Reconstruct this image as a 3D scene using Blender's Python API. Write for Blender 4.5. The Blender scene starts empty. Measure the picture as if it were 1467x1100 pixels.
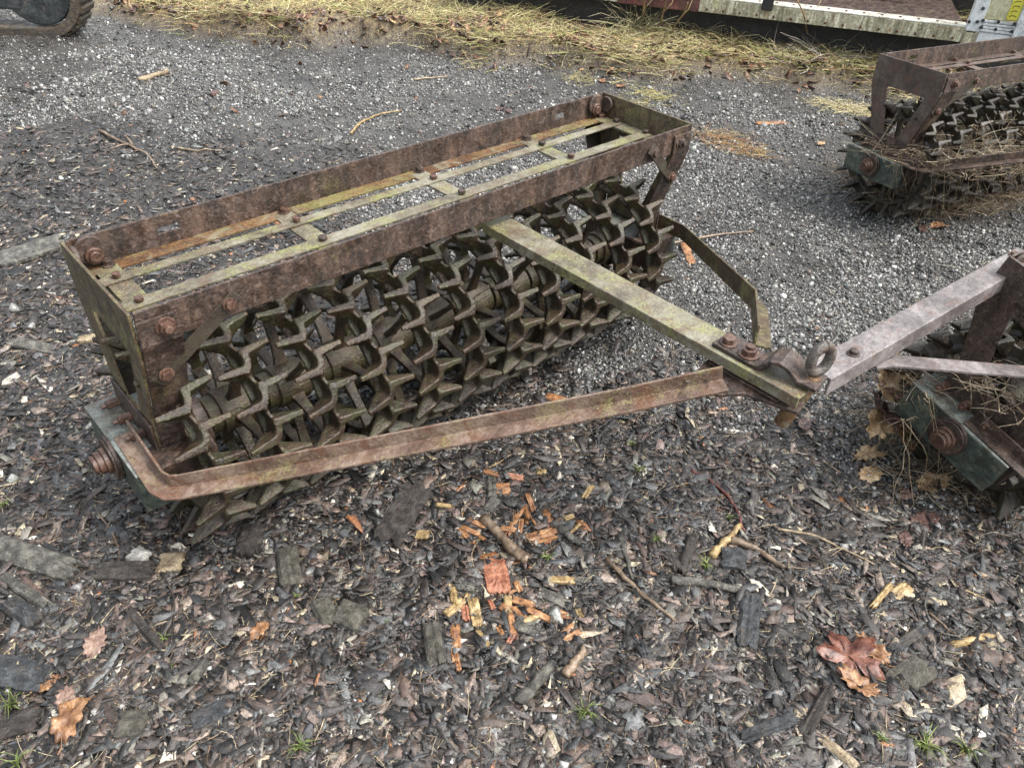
import bpy, bmesh, math, random
import numpy as np
from mathutils import Vector, Matrix, Euler
sc = bpy.context.scene
rnd = random.Random(7); RNG = np.random.default_rng(11)

# ---------------------------------------------------------------- camera, light, exposure
W0, H0, F0 = 1467.0, 1100.0, 1122.4
RIGHT = Vector((0.7406168, -0.67080718, 0.03878768)); FWD = Vector((0.54704037, 0.5684372, -0.6145128))
CAM = Vector((-0.37928424, -2.04474884, 0.96844969))
UP = RIGHT.cross(FWD).normalized(); 
cd = bpy.data.cameras.new('camera'); cam = bpy.data.objects.new('camera', cd); sc.collection.objects.link(cam)
M = Matrix((RIGHT, UP, -FWD)).transposed().to_4x4(); M.translation = CAM; cam.matrix_world = M
cd.sensor_width = 36; cd.lens = 36 * F0 / W0; cd.clip_start = .05; cd.clip_end = 500; sc.camera = cam
wd = bpy.data.worlds.new('World'); sc.world = wd; wd.use_nodes = True
nt = wd.node_tree; sky = nt.nodes.new('ShaderNodeTexSky'); sky.sky_type = 'NISHITA'; sky.sun_disc = False
SUN_EL, SUN_AZ = math.radians(58), math.radians(150)
sky.sun_elevation = SUN_EL; sky.sun_rotation = SUN_AZ; sky.air_density = 1.6; sky.dust_density = 5.0; sky.ozone_density = 1.0
hs = nt.nodes.new('ShaderNodeHueSaturation'); hs.inputs['Saturation'].default_value = .35
nt.links.new(sky.outputs[0], hs.inputs['Color']); nt.links.new(hs.outputs[0], nt.nodes['Background'].inputs[0])
nt.nodes['Background'].inputs[1].default_value = 0.15
sl = bpy.data.lights.new('sun', 'SUN'); sl.energy = 1.3; sl.angle = math.radians(14); sl.color = (1, .97, .92)
so = bpy.data.objects.new('sun', sl); sc.collection.objects.link(so)
sd = Vector((math.sin(SUN_AZ) * math.cos(SUN_EL), math.cos(SUN_AZ) * math.cos(SUN_EL), math.sin(SUN_EL)))
so.rotation_euler = sd.to_track_quat('Z', 'Y').to_euler()
sc.view_settings.view_transform = 'Standard'; sc.view_settings.look = 'None'; sc.view_settings.exposure = 1.48; sc.view_settings.gamma = 1

# ---------------------------------------------------------------- small helpers
def at(u, v, z=None, dz=0.0):
    """where the line of sight through a photo pixel meets height z (or the ground)"""
    d = RIGHT * ((u - W0 / 2) / F0) - UP * ((v - H0 / 2) / F0) + FWD
    if z is not None:
        return CAM + d * ((z - CAM.z) / d.z)
    zz = G0
    for _ in range(6):
        p = CAM + d * ((zz - CAM.z) / d.z); zz = float(ground_h(np.array([p.x]), np.array([p.y]))[0]) + dz
    return p
_T = {}
def vnoise(x, y, s, seed):
    if seed not in _T: _T[seed] = np.random.default_rng(seed).random((256, 256))
    T = _T[seed]
    X = x / s + 1000.37; Y = y / s + 1000.71
    i = np.floor(X).astype(int); j = np.floor(Y).astype(int); fx = X - i; fy = Y - j
    fx = fx * fx * (3 - 2 * fx); fy = fy * fy * (3 - 2 * fy); i %= 256; j %= 256; i1 = (i + 1) % 256; j1 = (j + 1) % 256
    return (T[i, j] * (1 - fx) + T[i1, j] * fx) * (1 - fy) + (T[i, j1] * (1 - fx) + T[i1, j1] * fx) * fy
def sstep(a, b, x):
    t = np.clip((x - a) / float(b - a), 0, 1); return t * t * (3 - 2 * t)
G0 = -.83
def ground_h(x, y, fine=True):
    z = G0 - .13 * sstep(1.5, 3.0, x) + 0 * y
    z = z + .05 * (vnoise(x, y, .9, 1) - .5) * sstep(.2, 1.2, np.hypot(x - 1, y + .2)) + .028 * (vnoise(x, y, .28, 2) - .5)
    if fine:
        m = mulch(x, y)
        z = z + (.006 + .016 * m) * (vnoise(x, y, .075, 3) - .5) + (.004 + .012 * m) * (vnoise(x, y, .03, 4) - .5)
    z = z + sstep(0, 1, verge(x, y)) * (.13 * sstep(1.0, 3.0, x) + .09 * vnoise(x, y, .5, 5))
    z = z - .012 * np.exp(-(((y + .22) / .16) ** 2)) * (x > 0) * (x < 2.05)
    return z
def mulch(x, y):
    """1 in the bark and leaf litter, 0 in the gravel"""
    n = (vnoise(x, y, .55, 21) - .5) * 1.0 + (vnoise(x, y, .16, 22) - .5) * .55
    # boundary polyline in the ground plane, litter lies on the near/left side
    d1 = (2.05 - x) + n * .8                        # right of the front machine
    d1 = np.where(y > -.6, (1.55 - x) + n * .8 + .25 * np.clip(y, -1, 3), d1)
    d2 = (3.5 - y - 1.1 * (x - .63)) * .6 + n * 1.0          # behind
    m = np.minimum(d1, d2)
    m = np.where(y < -1.15, np.maximum(m, (2.45 - x) * .5 + n * .4), m)
    return sstep(-.42, .50, m)
def verge(x, y):
    n = (vnoise(x, y, .8, 31) - .5) * .5 + (vnoise(x, y, .25, 32) - .5) * .3
    sx = x * .639 - y * .769
    return sstep(0, .4, (x * .769 + y * .639) - 4.88 + n - .28 * sstep(.3, -.5, sx) - .2 * sstep(2.0, 2.8, sx))
def grit(x, y):
    """darker muddy patches inside the gravel"""
    return sstep(.46, .70, vnoise(x, y, .7, 41) * .6 + vnoise(x, y, .22, 42) * .4 + .22 * sstep(-1.0, -.1, (x * .77 + y * .64) - 5.2))

def link(o, parent=None):
    sc.collection.objects.link(o)
    if parent is not None: o.parent = parent
    return o
def tag(o, label=None, cat=None, group=None, kind=None):
    for k, v in (('label', label), ('category', cat), ('group', group), ('kind', kind)):
        if v: o[k] = v
    return o
def empty(name, loc=(0, 0, 0), parent=None):
    o = bpy.data.objects.new(name, None); o.empty_display_size = .1; o.location = loc; return link(o, parent)
def copy_tree(o, parent=None):
    c = o.copy(); sc.collection.objects.link(c); c.parent = parent
    for ch in list(o.children): copy_tree(ch, c)
    return c
class MB:
    def __init__(s): s.v = []; s.f = []
    def add(s, vs, fs):
        n = len(s.v); s.v += [tuple(v) for v in vs]; s.f += [tuple(i + n for i in f) for f in fs]; return s
    def hexa(s, p):   # 8 points: 4 bottom ccw, 4 top ccw
        return s.add(p, [(3, 2, 1, 0), (4, 5, 6, 7), (0, 1, 5, 4), (1, 2, 6, 5), (2, 3, 7, 6), (3, 0, 4, 7)])
    def box(s, a, b):
        (x0, y0, z0), (x1, y1, z1) = a, b
        x0, x1 = min(x0, x1), max(x0, x1); y0, y1 = min(y0, y1), max(y0, y1); z0, z1 = min(z0, z1), max(z0, z1)
        return s.hexa([(x0, y0, z0), (x1, y0, z0), (x1, y1, z0), (x0, y1, z0), (x0, y0, z1), (x1, y0, z1), (x1, y1, z1), (x0, y1, z1)])
    def sweep(s, path, prof, ups, closed_prof=True, sides=None):
        """sweep 2-D profile (side, up) along points; mitred frames"""
        n = len(path); P = [Vector(p) for p in path]; rings = []
        for i in range(n):
            t0 = (P[i] - P[i - 1]).normalized() if i else None; t1 = (P[i + 1] - P[i]).normalized() if i < n - 1 else None
            t = ((t0 or t1) + (t1 or t0)).normalized(); u = Vector(ups if not isinstance(ups[0], (tuple, list, Vector)) else ups[i])
            sd_ = t.cross(u).normalized(); u = sd_.cross(t).normalized()
            k = 1 / max(.5, t.dot(t1 or t0))
            rings.append([P[i] + sd_ * a * k + u * b for a, b in prof])
        m = len(prof); vs = [v for r in rings for v in r]; fs = []
        for i in range(n - 1):
            for j in range(m):
                a = i * m + j; b = i * m + (j + 1) % m; fs.append((a, b, b + m, a + m))
        fs.append(tuple(reversed(range(m)))); fs.append(tuple(range((n - 1) * m, n * m)))
        return s.add(vs, fs)
    def cyl(s, p0, p1, r, n=16, r1=None):
        p0, p1 = Vector(p0), Vector(p1); r1 = r if r1 is None else r1; t = (p1 - p0).normalized()
        a = t.orthogonal().normalized(); b = t.cross(a); vs = []
        for p, q in ((p0, r), (p1, r1)):
            for k in range(n):
                an = 2 * math.pi * (k + .5) / n; vs.append(p + a * math.cos(an) * q + b * math.sin(an) * q)
        fs = [(k, (k + 1) % n, n + (k + 1) % n, n + k) for k in range(n)] + [tuple(reversed(range(n))), tuple(range(n, 2 * n))]
        return s.add(vs, fs)
    def tube(s, pts, rads, n=8, jit=0, seed=0):
        r_ = random.Random(seed); P = [Vector(p) for p in pts]; vs = []; m = len(P)
        if isinstance(rads, (int, float)): rads = [rads] * m
        ref = Vector((.13, .21, .97))
        for i, p in enumerate(P):
            t = (P[min(i + 1, m - 1)] - P[max(i - 1, 0)]).normalized(); a = t.cross(ref)
            if a.length < .1: a = t.cross(Vector((1, 0, 0)))
            a.normalize(); b = t.cross(a)
            for k in range(n):
                an = 2 * math.pi * k / n; q = rads[i] * (1 + jit * (r_.random() - .5)); vs.append(p + a * math.cos(an) * q + b * math.sin(an) * q)
        fs = [(i * n + k, i * n + (k + 1) % n, (i + 1) * n + (k + 1) % n, (i + 1) * n + k) for i in range(m - 1) for k in range(n)]
        fs += [tuple(reversed(range(n))), tuple(range((m - 1) * n, m * n))]
        return s.add(vs, fs)
    def sheet(s, pts2, faces, thick, fn):
        """faces on a 2-D point set given thickness (keeps holes); fn(u,v,w)->xyz"""
        n = len(pts2); vs = [fn(u, v, 0) for u, v in pts2] + [fn(u, v, thick) for u, v in pts2]; cnt = {}
        fs = []
        for f in faces:
            fs.append(tuple(reversed(f))); fs.append(tuple(i + n for i in f))
            for a, b in zip(f, f[1:] + f[:1]): cnt[(a, b)] = 1
        for (a, b) in list(cnt):
            if (b, a) not in cnt: fs.append((a, b, b + n, a + n))
        return s.add(vs, fs)
    def build(s, name, mat, parent=None, bevel=0, smooth=False, seg=2, sub=0, ang=35):
        me = bpy.data.meshes.new(name); me.from_pydata(s.v, [], s.f); me.validate()
        bm = bmesh.new(); bm.from_mesh(me); bmesh.ops.recalc_face_normals(bm, faces=bm.faces)
        if bevel:
            es = [e for e in bm.edges if len(e.link_faces) == 2 and e.calc_face_angle(0) > math.radians(ang)]
            bmesh.ops.bevel(bm, geom=es, offset=bevel, segments=seg, profile=.6, affect='EDGES', clamp_overlap=True)
        bm.to_mesh(me); bm.free()
        if smooth: me.polygons.foreach_set('use_smooth', [True] * len(me.polygons))
        me.materials.append(mat); o = bpy.data.objects.new(name, me); link(o, parent)
        return o
def gridholes(us, vs, holes):
    pts = [(u, v) for v in vs for u in us]; n = len(us); fs = []
    for j in range(len(vs) - 1):
        for i in range(n - 1):
            if (i, j) in holes: continue
            a = j * n + i; fs.append((a, a + 1, a + n + 1, a + n))
    return pts, fs

# ---------------------------------------------------------------- materials
def nd(nt, t, **kw):
    n = nt.nodes.new(t)
    for k, v in kw.items():
        if k in n.inputs: n.inputs[k].default_value = v
        else: setattr(n, k, v)
    return n
def base_mat(name):
    m = bpy.data.materials.new(name); m.use_nodes = True; t = m.node_tree; b = t.nodes['Principled BSDF']; return m, t, b
def ramp(t, src, stops, interp='LINEAR'):
    r = t.nodes.new('ShaderNodeValToRGB'); r.color_ramp.interpolation = interp; e = r.color_ramp.elements
    while len(e) < len(stops): e.new(.5)
    for q, (p, c) in zip(e, stops): q.position = p; q.color = (c[0], c[1], c[2], 1) if not isinstance(c, (int, float)) else (c, c, c, 1)
    t.links.new(src, r.inputs[0]); return r.outputs[0]
def noise(t, co, scale, detail=6, rough=.6, dist=0, off=(0, 0, 0), stretch=None):
    if stretch or off != (0, 0, 0):
        mp = nd(t, 'ShaderNodeMapping'); mp.inputs['Location'].default_value = off; mp.inputs['Scale'].default_value = stretch or (1, 1, 1)
        t.links.new(co, mp.inputs[0]); co = mp.outputs[0]
    n = nd(t, 'ShaderNodeTexNoise', Scale=scale, Detail=detail, Roughness=rough, Distortion=dist); t.links.new(co, n.inputs['Vector']); return n.outputs[0]
def mix(t, fac, a, b, mode='MIX'):
    m = t.nodes.new('ShaderNodeMix'); m.data_type = 'RGBA'; m.blend_type = mode
    for i, s in ((0, fac), (6, a), (7, b)):
        if hasattr(s, 'links'): t.links.new(s, m.inputs[i])
        elif i: m.inputs[i].default_value = (*s, 1)
        else: m.inputs[i].default_value = s
    return m.outputs[2]
def mathn(t, op, a, b=0):
    m = t.nodes.new('ShaderNodeMath'); m.operation = op
    for i, s in ((0, a), (1, b)):
        if hasattr(s, 'links'): t.links.new(s, m.inputs[i])
        else: m.inputs[i].default_value = s
    return m.outputs[0]
def bump(t, b, h, strength, dist):
    n = nd(t, 'ShaderNodeBump', Strength=strength, Distance=dist); t.links.new(h, n.inputs['Height'])
    t.links.new(n.outputs[0], b.inputs['Normal']); return n
def weathered(name, dark, mid, light, scale=9, spot=None, spot_amt=.5, spot_scale=14, moss=None, moss_amt=.5, moss_scale=6,
              rlo=.28, rhi=.75, bstr=.6, bdist=.004, edge=None, fleck=None, stretch=None, streak=0):
    K = .76; dark, mid, light = [tuple(c * k_ for c in q) for q, k_ in ((dark, K * .8), (mid, K), (light, K * 1.12))]
    m, t, b = base_mat(name); co = nd(t, 'ShaderNodeTexCoord').outputs['Object']
    n1 = noise(t, co, scale, 8, .65, .3, stretch=stretch); n2 = noise(t, co, scale * 6, 6, .7, 0, (3, 1, 2)); n3 = noise(t, co, 130, 3, .6, 0, (1, 7, 2))
    h = mathn(t, 'ADD', mathn(t, 'MULTIPLY', n1, .6), mathn(t, 'MULTIPLY', n2, .4))
    col = ramp(t, h, [(.40, dark), (.5, mid), (.60, light)])
    if spot:
        s = ramp(t, noise(t, co, spot_scale, 7, .7, .8, (9, 4, 1)), [(.58 - spot_amt * .2, 0), (.70 - spot_amt * .2, 1)])
        col = mix(t, mathn(t, 'MULTIPLY', s, .8), col, spot)
    if moss:
        s = ramp(t, mathn(t, 'ADD', mathn(t, 'MULTIPLY', noise(t, co, moss_scale, 6, .65, .5, (5, 2, 8)), .65), mathn(t, 'MULTIPLY', n3, .35)), [(.62 - moss_amt * .25, 0), (.75 - moss_amt * .25, 1)])
        col = mix(t, s, col, moss)
    if fleck:
        v = nd(t, 'ShaderNodeTexVoronoi', Scale=170); t.links.new(co, v.inputs['Vector'])
        s = mathn(t, 'MULTIPLY', ramp(t, v.outputs['Distance'], [(.10, 1), (.24, 0)]), ramp(t, noise(t, co, 22, 4, .6, 0, (2, 2, 2)), [(.5, 0), (.62, 1)]))
        col = mix(t, s, col, fleck)
    col = mix(t, .55, col, ramp(t, n3, [(.3, .45), (.7, 1.0)]), 'MULTIPLY')
    if streak:
        sk = noise(t, co, 9, 5, .7, .6, (1, 2, 5), stretch=(3.2, 3.2, .5)); pit = noise(t, co, 48, 5, .75, .5, (8, 2, 5))
        col = mix(t, streak, col, ramp(t, mathn(t, 'ADD', mathn(t, 'MULTIPLY', sk, .55), mathn(t, 'MULTIPLY', pit, .45)), [(.40, .45), (.5, 1.0), (.60, 1.9)]), 'MULTIPLY')
    if edge:
        g = nd(t, 'ShaderNodeNewGeometry').outputs['Pointiness']
        col = mix(t, mathn(t, 'MULTIPLY', ramp(t, g, [(.53, 0), (.66, 1)]), .8), col, edge)
    t.links.new(col, b.inputs['Base Color'])
    t.links.new(ramp(t, noise(t, co, scale * 1.7, 5, .6, 0, (6, 6, 1)), [(.35, rlo), (.65, rhi)]), b.inputs['Roughness'])
    b.inputs['Specular IOR Level'].default_value = .55
    bump(t, b, mathn(t, 'ADD', mathn(t, 'MULTIPLY', n2, .8), mathn(t, 'MULTIPLY', n3, .6)), min(1, bstr * 1.3), bdist * 1.3)
    return m
MT = {}
MT['rust'] = weathered('rusty_brown_steel', (.020, .012, .008), (.050, .029, .020), (.092, .057, .040), 10, streak=.75, spot=(.105, .075, .062), spot_amt=.35, spot_scale=55, moss=(.085, .07, .028), moss_amt=.2, rlo=.3, rhi=.75, stretch=(1.6, 1.6, .6))
MT['orange'] = weathered('orange_rusted_steel', (.07, .032, .015), (.145, .068, .026), (.22, .125, .055), 12, spot=(.20, .18, .12), spot_amt=.3, moss=(.16, .15, .05), moss_amt=.5, fleck=(.05, .02, .012), rlo=.4, rhi=.8)
MT['mossy'] = weathered('moss_stained_steel', (.12, .10, .065), (.20, .18, .125), (.28, .265, .205), 6, spot=(.12, .08, .05), spot_amt=.4, moss=(.20, .205, .075), moss_amt=.46, moss_scale=9, fleck=(.42, .42, .33), rlo=.25, rhi=.6)
MT['plate'] = weathered('lichen_stained_plate', (.055, .038, .02), (.105, .08, .038), (.16, .13, .07), 9, streak=.5, spot=(.06, .032, .02), spot_amt=.6, spot_scale=20, moss=(.15, .145, .05), moss_amt=.38, moss_scale=16, fleck=(.33, .32, .2), rlo=.35, rhi=.75)
MT['cast'] = weathered('wet_cast_iron', (.014, .008, .005), (.040, .024, .013), (.075, .048, .027), 9, spot=(.038, .040, .017), spot_amt=.55, spot_scale=12, moss=(.058, .064, .020), moss_amt=.36, moss_scale=16, rlo=.18, rhi=.55, bstr=.7, bdist=.005, edge=(.19, .115, .065))
MT['castdk'] = weathered('dark_cast_iron', (.012, .009, .006), (.027, .019, .013), (.05, .036, .025), 8, spot=(.03, .03, .012), spot_amt=.5, rlo=.25, rhi=.6, bstr=.6, bdist=.004, edge=(.11, .085, .07))
MT['lilac'] = weathered('wet_rust_bar', (.13, .112, .108), (.21, .185, .18), (.30, .275, .27), 6, spot=(.14, .07, .05), spot_amt=.15, rlo=.25, rhi=.6)
MT['arm'] = weathered('pink_rust_angle', (.085, .05, .035), (.17, .11, .08), (.27, .20, .155), 8, spot=(.12, .055, .03), spot_amt=.45, moss=(.19, .18, .075), moss_amt=.4, rlo=.35, rhi=.7)
MT['bolt'] = weathered('rusty_bolt_steel', (.05, .022, .014), (.10, .05, .033), (.17, .10, .07), 30, rlo=.3, rhi=.6, bdist=.001)
MT['wet'] = weathered('wet_grey_plate', (.10, .11, .09), (.20, .225, .20), (.30, .32, .29), 8, spot=(.09, .06, .04), spot_amt=.3, moss=(.12, .12, .05), moss_amt=.25, rlo=.12, rhi=.4)
MT['wood'] = weathered('green_painted_wood', (.03, .042, .035), (.06, .085, .07), (.15, .16, .11), 6, spot=(.02, .025, .02), spot_amt=.4, rlo=.3, rhi=.7, stretch=(4, 1, 4))
MT['ring'] = weathered('grey_worn_iron', (.07, .058, .046), (.13, .115, .10), (.22, .20, .175), 20, spot=(.09, .05, .03), spot_amt=.4, rlo=.2, rhi=.45)
def attr_mat(name, rlo, rhi, bs=.4, bd=.002, nscale=70, spec=.5, trans=0):
    m, t, b = base_mat(name); a = nd(t, 'ShaderNodeAttribute'); a.attribute_name = 'Col'
    co = nd(t, 'ShaderNodeTexCoord').outputs['Object']; n = mathn(t, 'ADD', mathn(t, 'MULTIPLY', noise(t, co, nscale, 5, .65), .5), mathn(t, 'MULTIPLY', noise(t, co, nscale * 4, 4, .7, 0, (4, 1, 2)), .5))
    t.links.new(mix(t, .8, a.outputs['Color'], ramp(t, n, [(.38, .16), (.5, .62), (.62, 1.6)]), 'MULTIPLY'), b.inputs['Base Color'])
    t.links.new(ramp(t, noise(t, co, 23, 3, .5), [(.4, rlo), (.62, rhi)]), b.inputs['Roughness']); b.inputs['Specular IOR Level'].default_value = spec
    bump(t, b, n, bs, bd); return m
MT['flake'] = attr_mat('wet_bark_and_leaf', .14, .55, .9, .005, 75, .6)
MT['stone'] = attr_mat('wet_gravel_stone', .22, .6, .3, .002, 90)
MT['straw'] = attr_mat('dry_straw', .5, .8, .1, .001)
MT['splinter'] = attr_mat('fresh_wood', .35, .7, .7, .003, 45)

# ground
gm, t, b = base_mat('wet_soil_and_gravel'); co = nd(t, 'ShaderNodeTexCoord').outputs['Object']
a = nd(t, 'ShaderNodeAttribute'); a.attribute_name = 'Zone'; sep = t.nodes.new('ShaderNodeSeparateColor'); t.links.new(a.outputs['Color'], sep.inputs[0])
n1 = noise(t, co, 9, 9, .72, .3); n2 = noise(t, co, 55, 7, .75, .2, (3, 3, 1))
soil = ramp(t, n1, [(.33, (.007, .0065, .006)), (.5, (.022, .020, .018)), (.62, (.046, .042, .037)), (.75, (.085, .078, .068))])
soil = mix(t, .75, soil, ramp(t, n2, [(.36, .35), (.52, .9), (.66, 2.4)]), 'MULTIPLY')
v1 = nd(t, 'ShaderNodeTexVoronoi', Scale=78, Randomness=1); t.links.new(co, v1.inputs['Vector'])
v2 = nd(t, 'ShaderNodeTexVoronoi', Scale=150, Randomness=1); t.links.new(co, v2.inputs['Vector'])
sp1 = t.nodes.new('ShaderNodeSeparateColor'); t.links.new(v1.outputs['Color'], sp1.inputs[0]); sp2 = t.nodes.new('ShaderNodeSeparateColor'); t.links.new(v2.outputs['Color'], sp2.inputs[0])
st1 = ramp(t, sp1.outputs[0], [(0, (.08, .08, .078)), (.4, (.20, .20, .195)), (.8, (.34, .335, .32)), (1, (.5, .49, .46))])
st2 = ramp(t, sp2.outputs[1], [(0, (.06, .06, .058)), (.5, (.15, .145, .14)), (1, (.36, .35, .33))])
stc = mix(t, ramp(t, sp2.outputs[2], [(.4, 0), (.45, 1)]), st1, st2)
gap = mathn(t, 'MULTIPLY', ramp(t, v1.outputs['Distance'], [(.25, 1), (.62, 0)]), ramp(t, v2.outputs['Distance'], [(.3, 1), (.75, .25)]))
grav = mix(t, gap, (.05, .047, .043), stc)
grav = mix(t, mathn(t, 'MULTIPLY', sep.outputs[2], .55), grav, soil)
dirtl = mix(t, ramp(t, noise(t, co, 3.2, 8, .7), [(.46, 0), (.60, .7)]), grav, soil)
col = mix(t, sep.outputs[0], dirtl, soil)
col = mix(t, sep.outputs[1], col, ramp(t, noise(t, co, 30, 7, .7), [(.35, (.04, .027, .012)), (.5, (.13, .085, .035)), (.65, (.27, .22, .09))]))
t.links.new(col, b.inputs['Base Color'])
t.links.new(ramp(t, noise(t, co, 4, 7, .65, .4, (8, 1, 1)), [(.42, .10), (.58, .6)]), b.inputs['Roughness']); b.inputs['Specular IOR Level'].default_value = .55
hh = mathn(t, 'ADD', mathn(t, 'MULTIPLY', n2, 1.0), mathn(t, 'MULTIPLY', gap, mathn(t, 'SUBTRACT', 1.1, sep.outputs[0]))); bump(t, b, hh, .8, .008)
MT['ground'] = gm

def lines():
    def axis(lo, hi, flo, fhi, step):
        a = list(np.arange(flo, fhi, step)); s = step; x = flo
        while x > lo: s *= 1.12; x -= s; a.insert(0, x)
        s = step; x = a[-1]
        while x < hi: s *= 1.09; x += s; a.append(x)
        return np.array(a)
    return axis(-60, 80, -1.3, 4.4, .0125), axis(-60, 80, -2.4, 3.2, .0125)
def make_ground():
    xs, ys = lines(); X, Y = np.meshgrid(xs, ys); x = X.ravel(); y = Y.ravel(); z = ground_h(x, y)
    n, m = len(xs), len(ys); me = bpy.data.meshes.new('ground'); me.vertices.add(n * m)
    me.vertices.foreach_set('co', np.stack([x, y, z], 1).ravel())
    I, J = np.meshgrid(np.arange(n - 1), np.arange(m - 1)); a = (J * n + I).ravel(); q = np.stack([a, a + 1, a + n + 1, a + n], 1)
    me.loops.add(q.size); me.loops.foreach_set('vertex_index', q.ravel()); me.polygons.add(len(q)); me.polygons.foreach_set('loop_start', np.arange(len(q)) * 4)
    me.polygons.foreach_set('use_smooth', np.ones(len(q), bool)); me.update()
    at_ = me.color_attributes.new('Zone', 'FLOAT_COLOR', 'POINT')
    at_.data.foreach_set('color', np.stack([mulch(x, y), verge(x, y), grit(x, y), np.ones_like(x)], 1).ravel())
    me.materials.append(gm); o = bpy.data.objects.new('ground', me); link(o); tag(o, kind='structure'); return o
make_ground()

# ---------------------------------------------------------------- the roller
PT = 0.0
def hexbolt(p, nrm, r=.016, h=.014, parent=None, mat=None, washer=True, name='bolt', shank=0):
    p = Vector(p); n = (Vector(nrm) + Vector([rnd.uniform(-.06, .06) for _ in range(3)])).normalized(); b_ = MB(); r *= rnd.uniform(.88, 1.1); h *= rnd.uniform(.85, 1.15)
    if mat is None: mat = MT['bolt'] if rnd.random() < .55 else MT['rust']
    if washer: b_.cyl(p - n * .001, p + n * .004, r * 1.35, 16)
    b_.cyl(p + n * .003, p + n * h, r, 6)
    if shank: b_.cyl(p + n * h * .9, p + n * (h + shank), r * .55, 10)
    return b_.build(name, mat or MT['bolt'], parent, bevel=.0025)
L, Wd = 2.0, .4354
AY, AZ = -.218, -.525
RP = .178; R0X = .105
def ring_mesh():
    mb = MB(); N = 18; d = 2 * math.pi / N; Ro, Ri, th = .302, .229, .0112
    def P(x, r, an): return (x, -r * math.sin(an), r * math.cos(an))
    ctrl = []
    for k in range(N):
        ctrl.append((k * d - d / 12 * .9, -.017)); ctrl.append((k * d + .5 * d - d * .42 + 0, None))
    ks = []
    for k in range(N):      # left tooth root then right tooth root: 2/3 and 1/3 of the pitch
        ks += [(k * d + d * .01, .001), (k * d + .5 * d + d * .05, .011)]
    samp = []
    for i, (an, x) in enumerate(ks):
        an2, x2 = ks[(i + 1) % len(ks)]
        if an2 < an: an2 += 2 * math.pi
        for f in (0, .2, .4, .6, .8):
            g = f * f * (3 - 2 * f); lo = (i % 2 == 0); sn = math.sin(math.pi * f); samp.append((an + (an2 - an) * f, x + (x2 - x) * g + (-.003 if lo else .004) * sn, Ro - (.017 * sn ** .6 if lo else 0), th * ((1 - .42 * sn ** .5) if lo else 1.12)))
    n = len(samp); vs = []; fs = []
    for an, x, ro, th_ in samp:
        vs += [P(x - th_, Ri, an), P(x + th_, Ri, an), P(x + th_ * .8, ro, an), P(x - th_ * .8, ro, an)]
    for i in range(n):
        j = (i + 1) % n
        for k in range(4): fs.append((i * 4 + k, i * 4 + (k + 1) % 4, j * 4 + (k + 1) % 4, j * 4 + k))
    mb.add(vs, fs)
    for k in range(N):
        for s, off, root in ((-1, 0, .005), (1, .53, .02)):
            an = (k + off) * d; ar = (k + off + root) * d; tt = .0130; tp = .0068
            x0 = .002 if s < 0 else .004; x1 = s * .085; A = []
            for sg in (-1, 1):
                A += [P(x0, Ri + .004, ar + sg * tt / Ri), P(x0, Ro, ar + sg * tt / Ro), P(x1 * .97, Ro + .014, an + sg * tp / Ro), P(x1, Ro + .002, an + sg * tp / Ro)]
            mb.add(A, [(0, 1, 2, 3), (7, 6, 5, 4), (0, 4, 5, 1), (1, 5, 6, 2), (2, 6, 7, 3), (3, 7, 4, 0)])
    # inner rim strip that the spokes carry
    n = 72; vs = []; fs = []
    for i in range(n):
        an = 2 * math.pi * i / n; vs += [P(-.015, .228, an), P(.015, .228, an), P(.014, .244, an), P(-.014, .244, an)]
    for i in range(n):
        j = (i + 1) % n
        for k in range(4): fs.append((i * 4 + k, i * 4 + (k + 1) % 4, j * 4 + (k + 1) % 4, j * 4 + k))
    mb.add(vs, fs)
    o = mb.build('rim', MT['cast'])
    rm = o.modifiers.new('r', 'REMESH'); rm.mode = 'VOXEL'; rm.voxel_size = .0036
    sm = o.modifiers.new('s', 'SMOOTH'); sm.factor = .5; sm.iterations = 3
    tx = bpy.data.textures.new('cast_lumps', 'CLOUDS'); tx.noise_scale = .03
    dm = o.modifiers.new('d', 'DISPLACE'); dm.texture = tx; dm.strength = .003; dm.mid_level = .5
    dg = bpy.context.evaluated_depsgraph_get(); me = bpy.data.meshes.new_from_object(o.evaluated_get(dg)); bpy.data.objects.remove(o)
    me.name = 'rim'; me.polygons.foreach_set('use_smooth', [True] * len(me.polygons)); return me
RIM = ring_mesh()
def spoke_mesh():
    m = MB()   # cast spoke along +Z, broad at hub and rim
    R_ = [(.05, .026, .011), (.085, .017, .009), (.14, .014, .008), (.19, .015, .008), (.225, .017, .010), (.235, .017, .012)]; vs = []; fs = []
    for z, a, b_ in R_: vs += [(-a, -b_, z), (a, -b_, z), (a, b_, z), (-a, b_, z)]
    for q in range(len(R_) - 1):
        for k in range(4): fs.append((q * 4 + k, q * 4 + (k + 1) % 4, q * 4 + 4 + (k + 1) % 4, q * 4 + 4 + k))
    n_ = len(vs); fs += [(0, 1, 2, 3), (n_ - 1, n_ - 2, n_ - 3, n_ - 4)]; m.add(vs, fs)
    o = m.build('spoke', MT['cast'], None, bevel=.003, smooth=False); me = o.data; me.materials[0] = MT['cast']; me.polygons.foreach_set('use_smooth', [True] * len(me.polygons)); bpy.data.objects.remove(o); return me
SPK = spoke_mesh()
def hub_mesh():
    m = MB(); m.cyl((-.084, 0, 0), (.084, 0, 0), .056, 28); m.cyl((-.05, 0, 0), (.05, 0, 0), .066, 28)
    o = m.build('hub', MT['cast'], None, bevel=.006, seg=3); me = o.data; me.polygons.foreach_set('use_smooth', [False] * len(me.polygons)); bpy.data.objects.remove(o); return me
HUB = hub_mesh()
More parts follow.
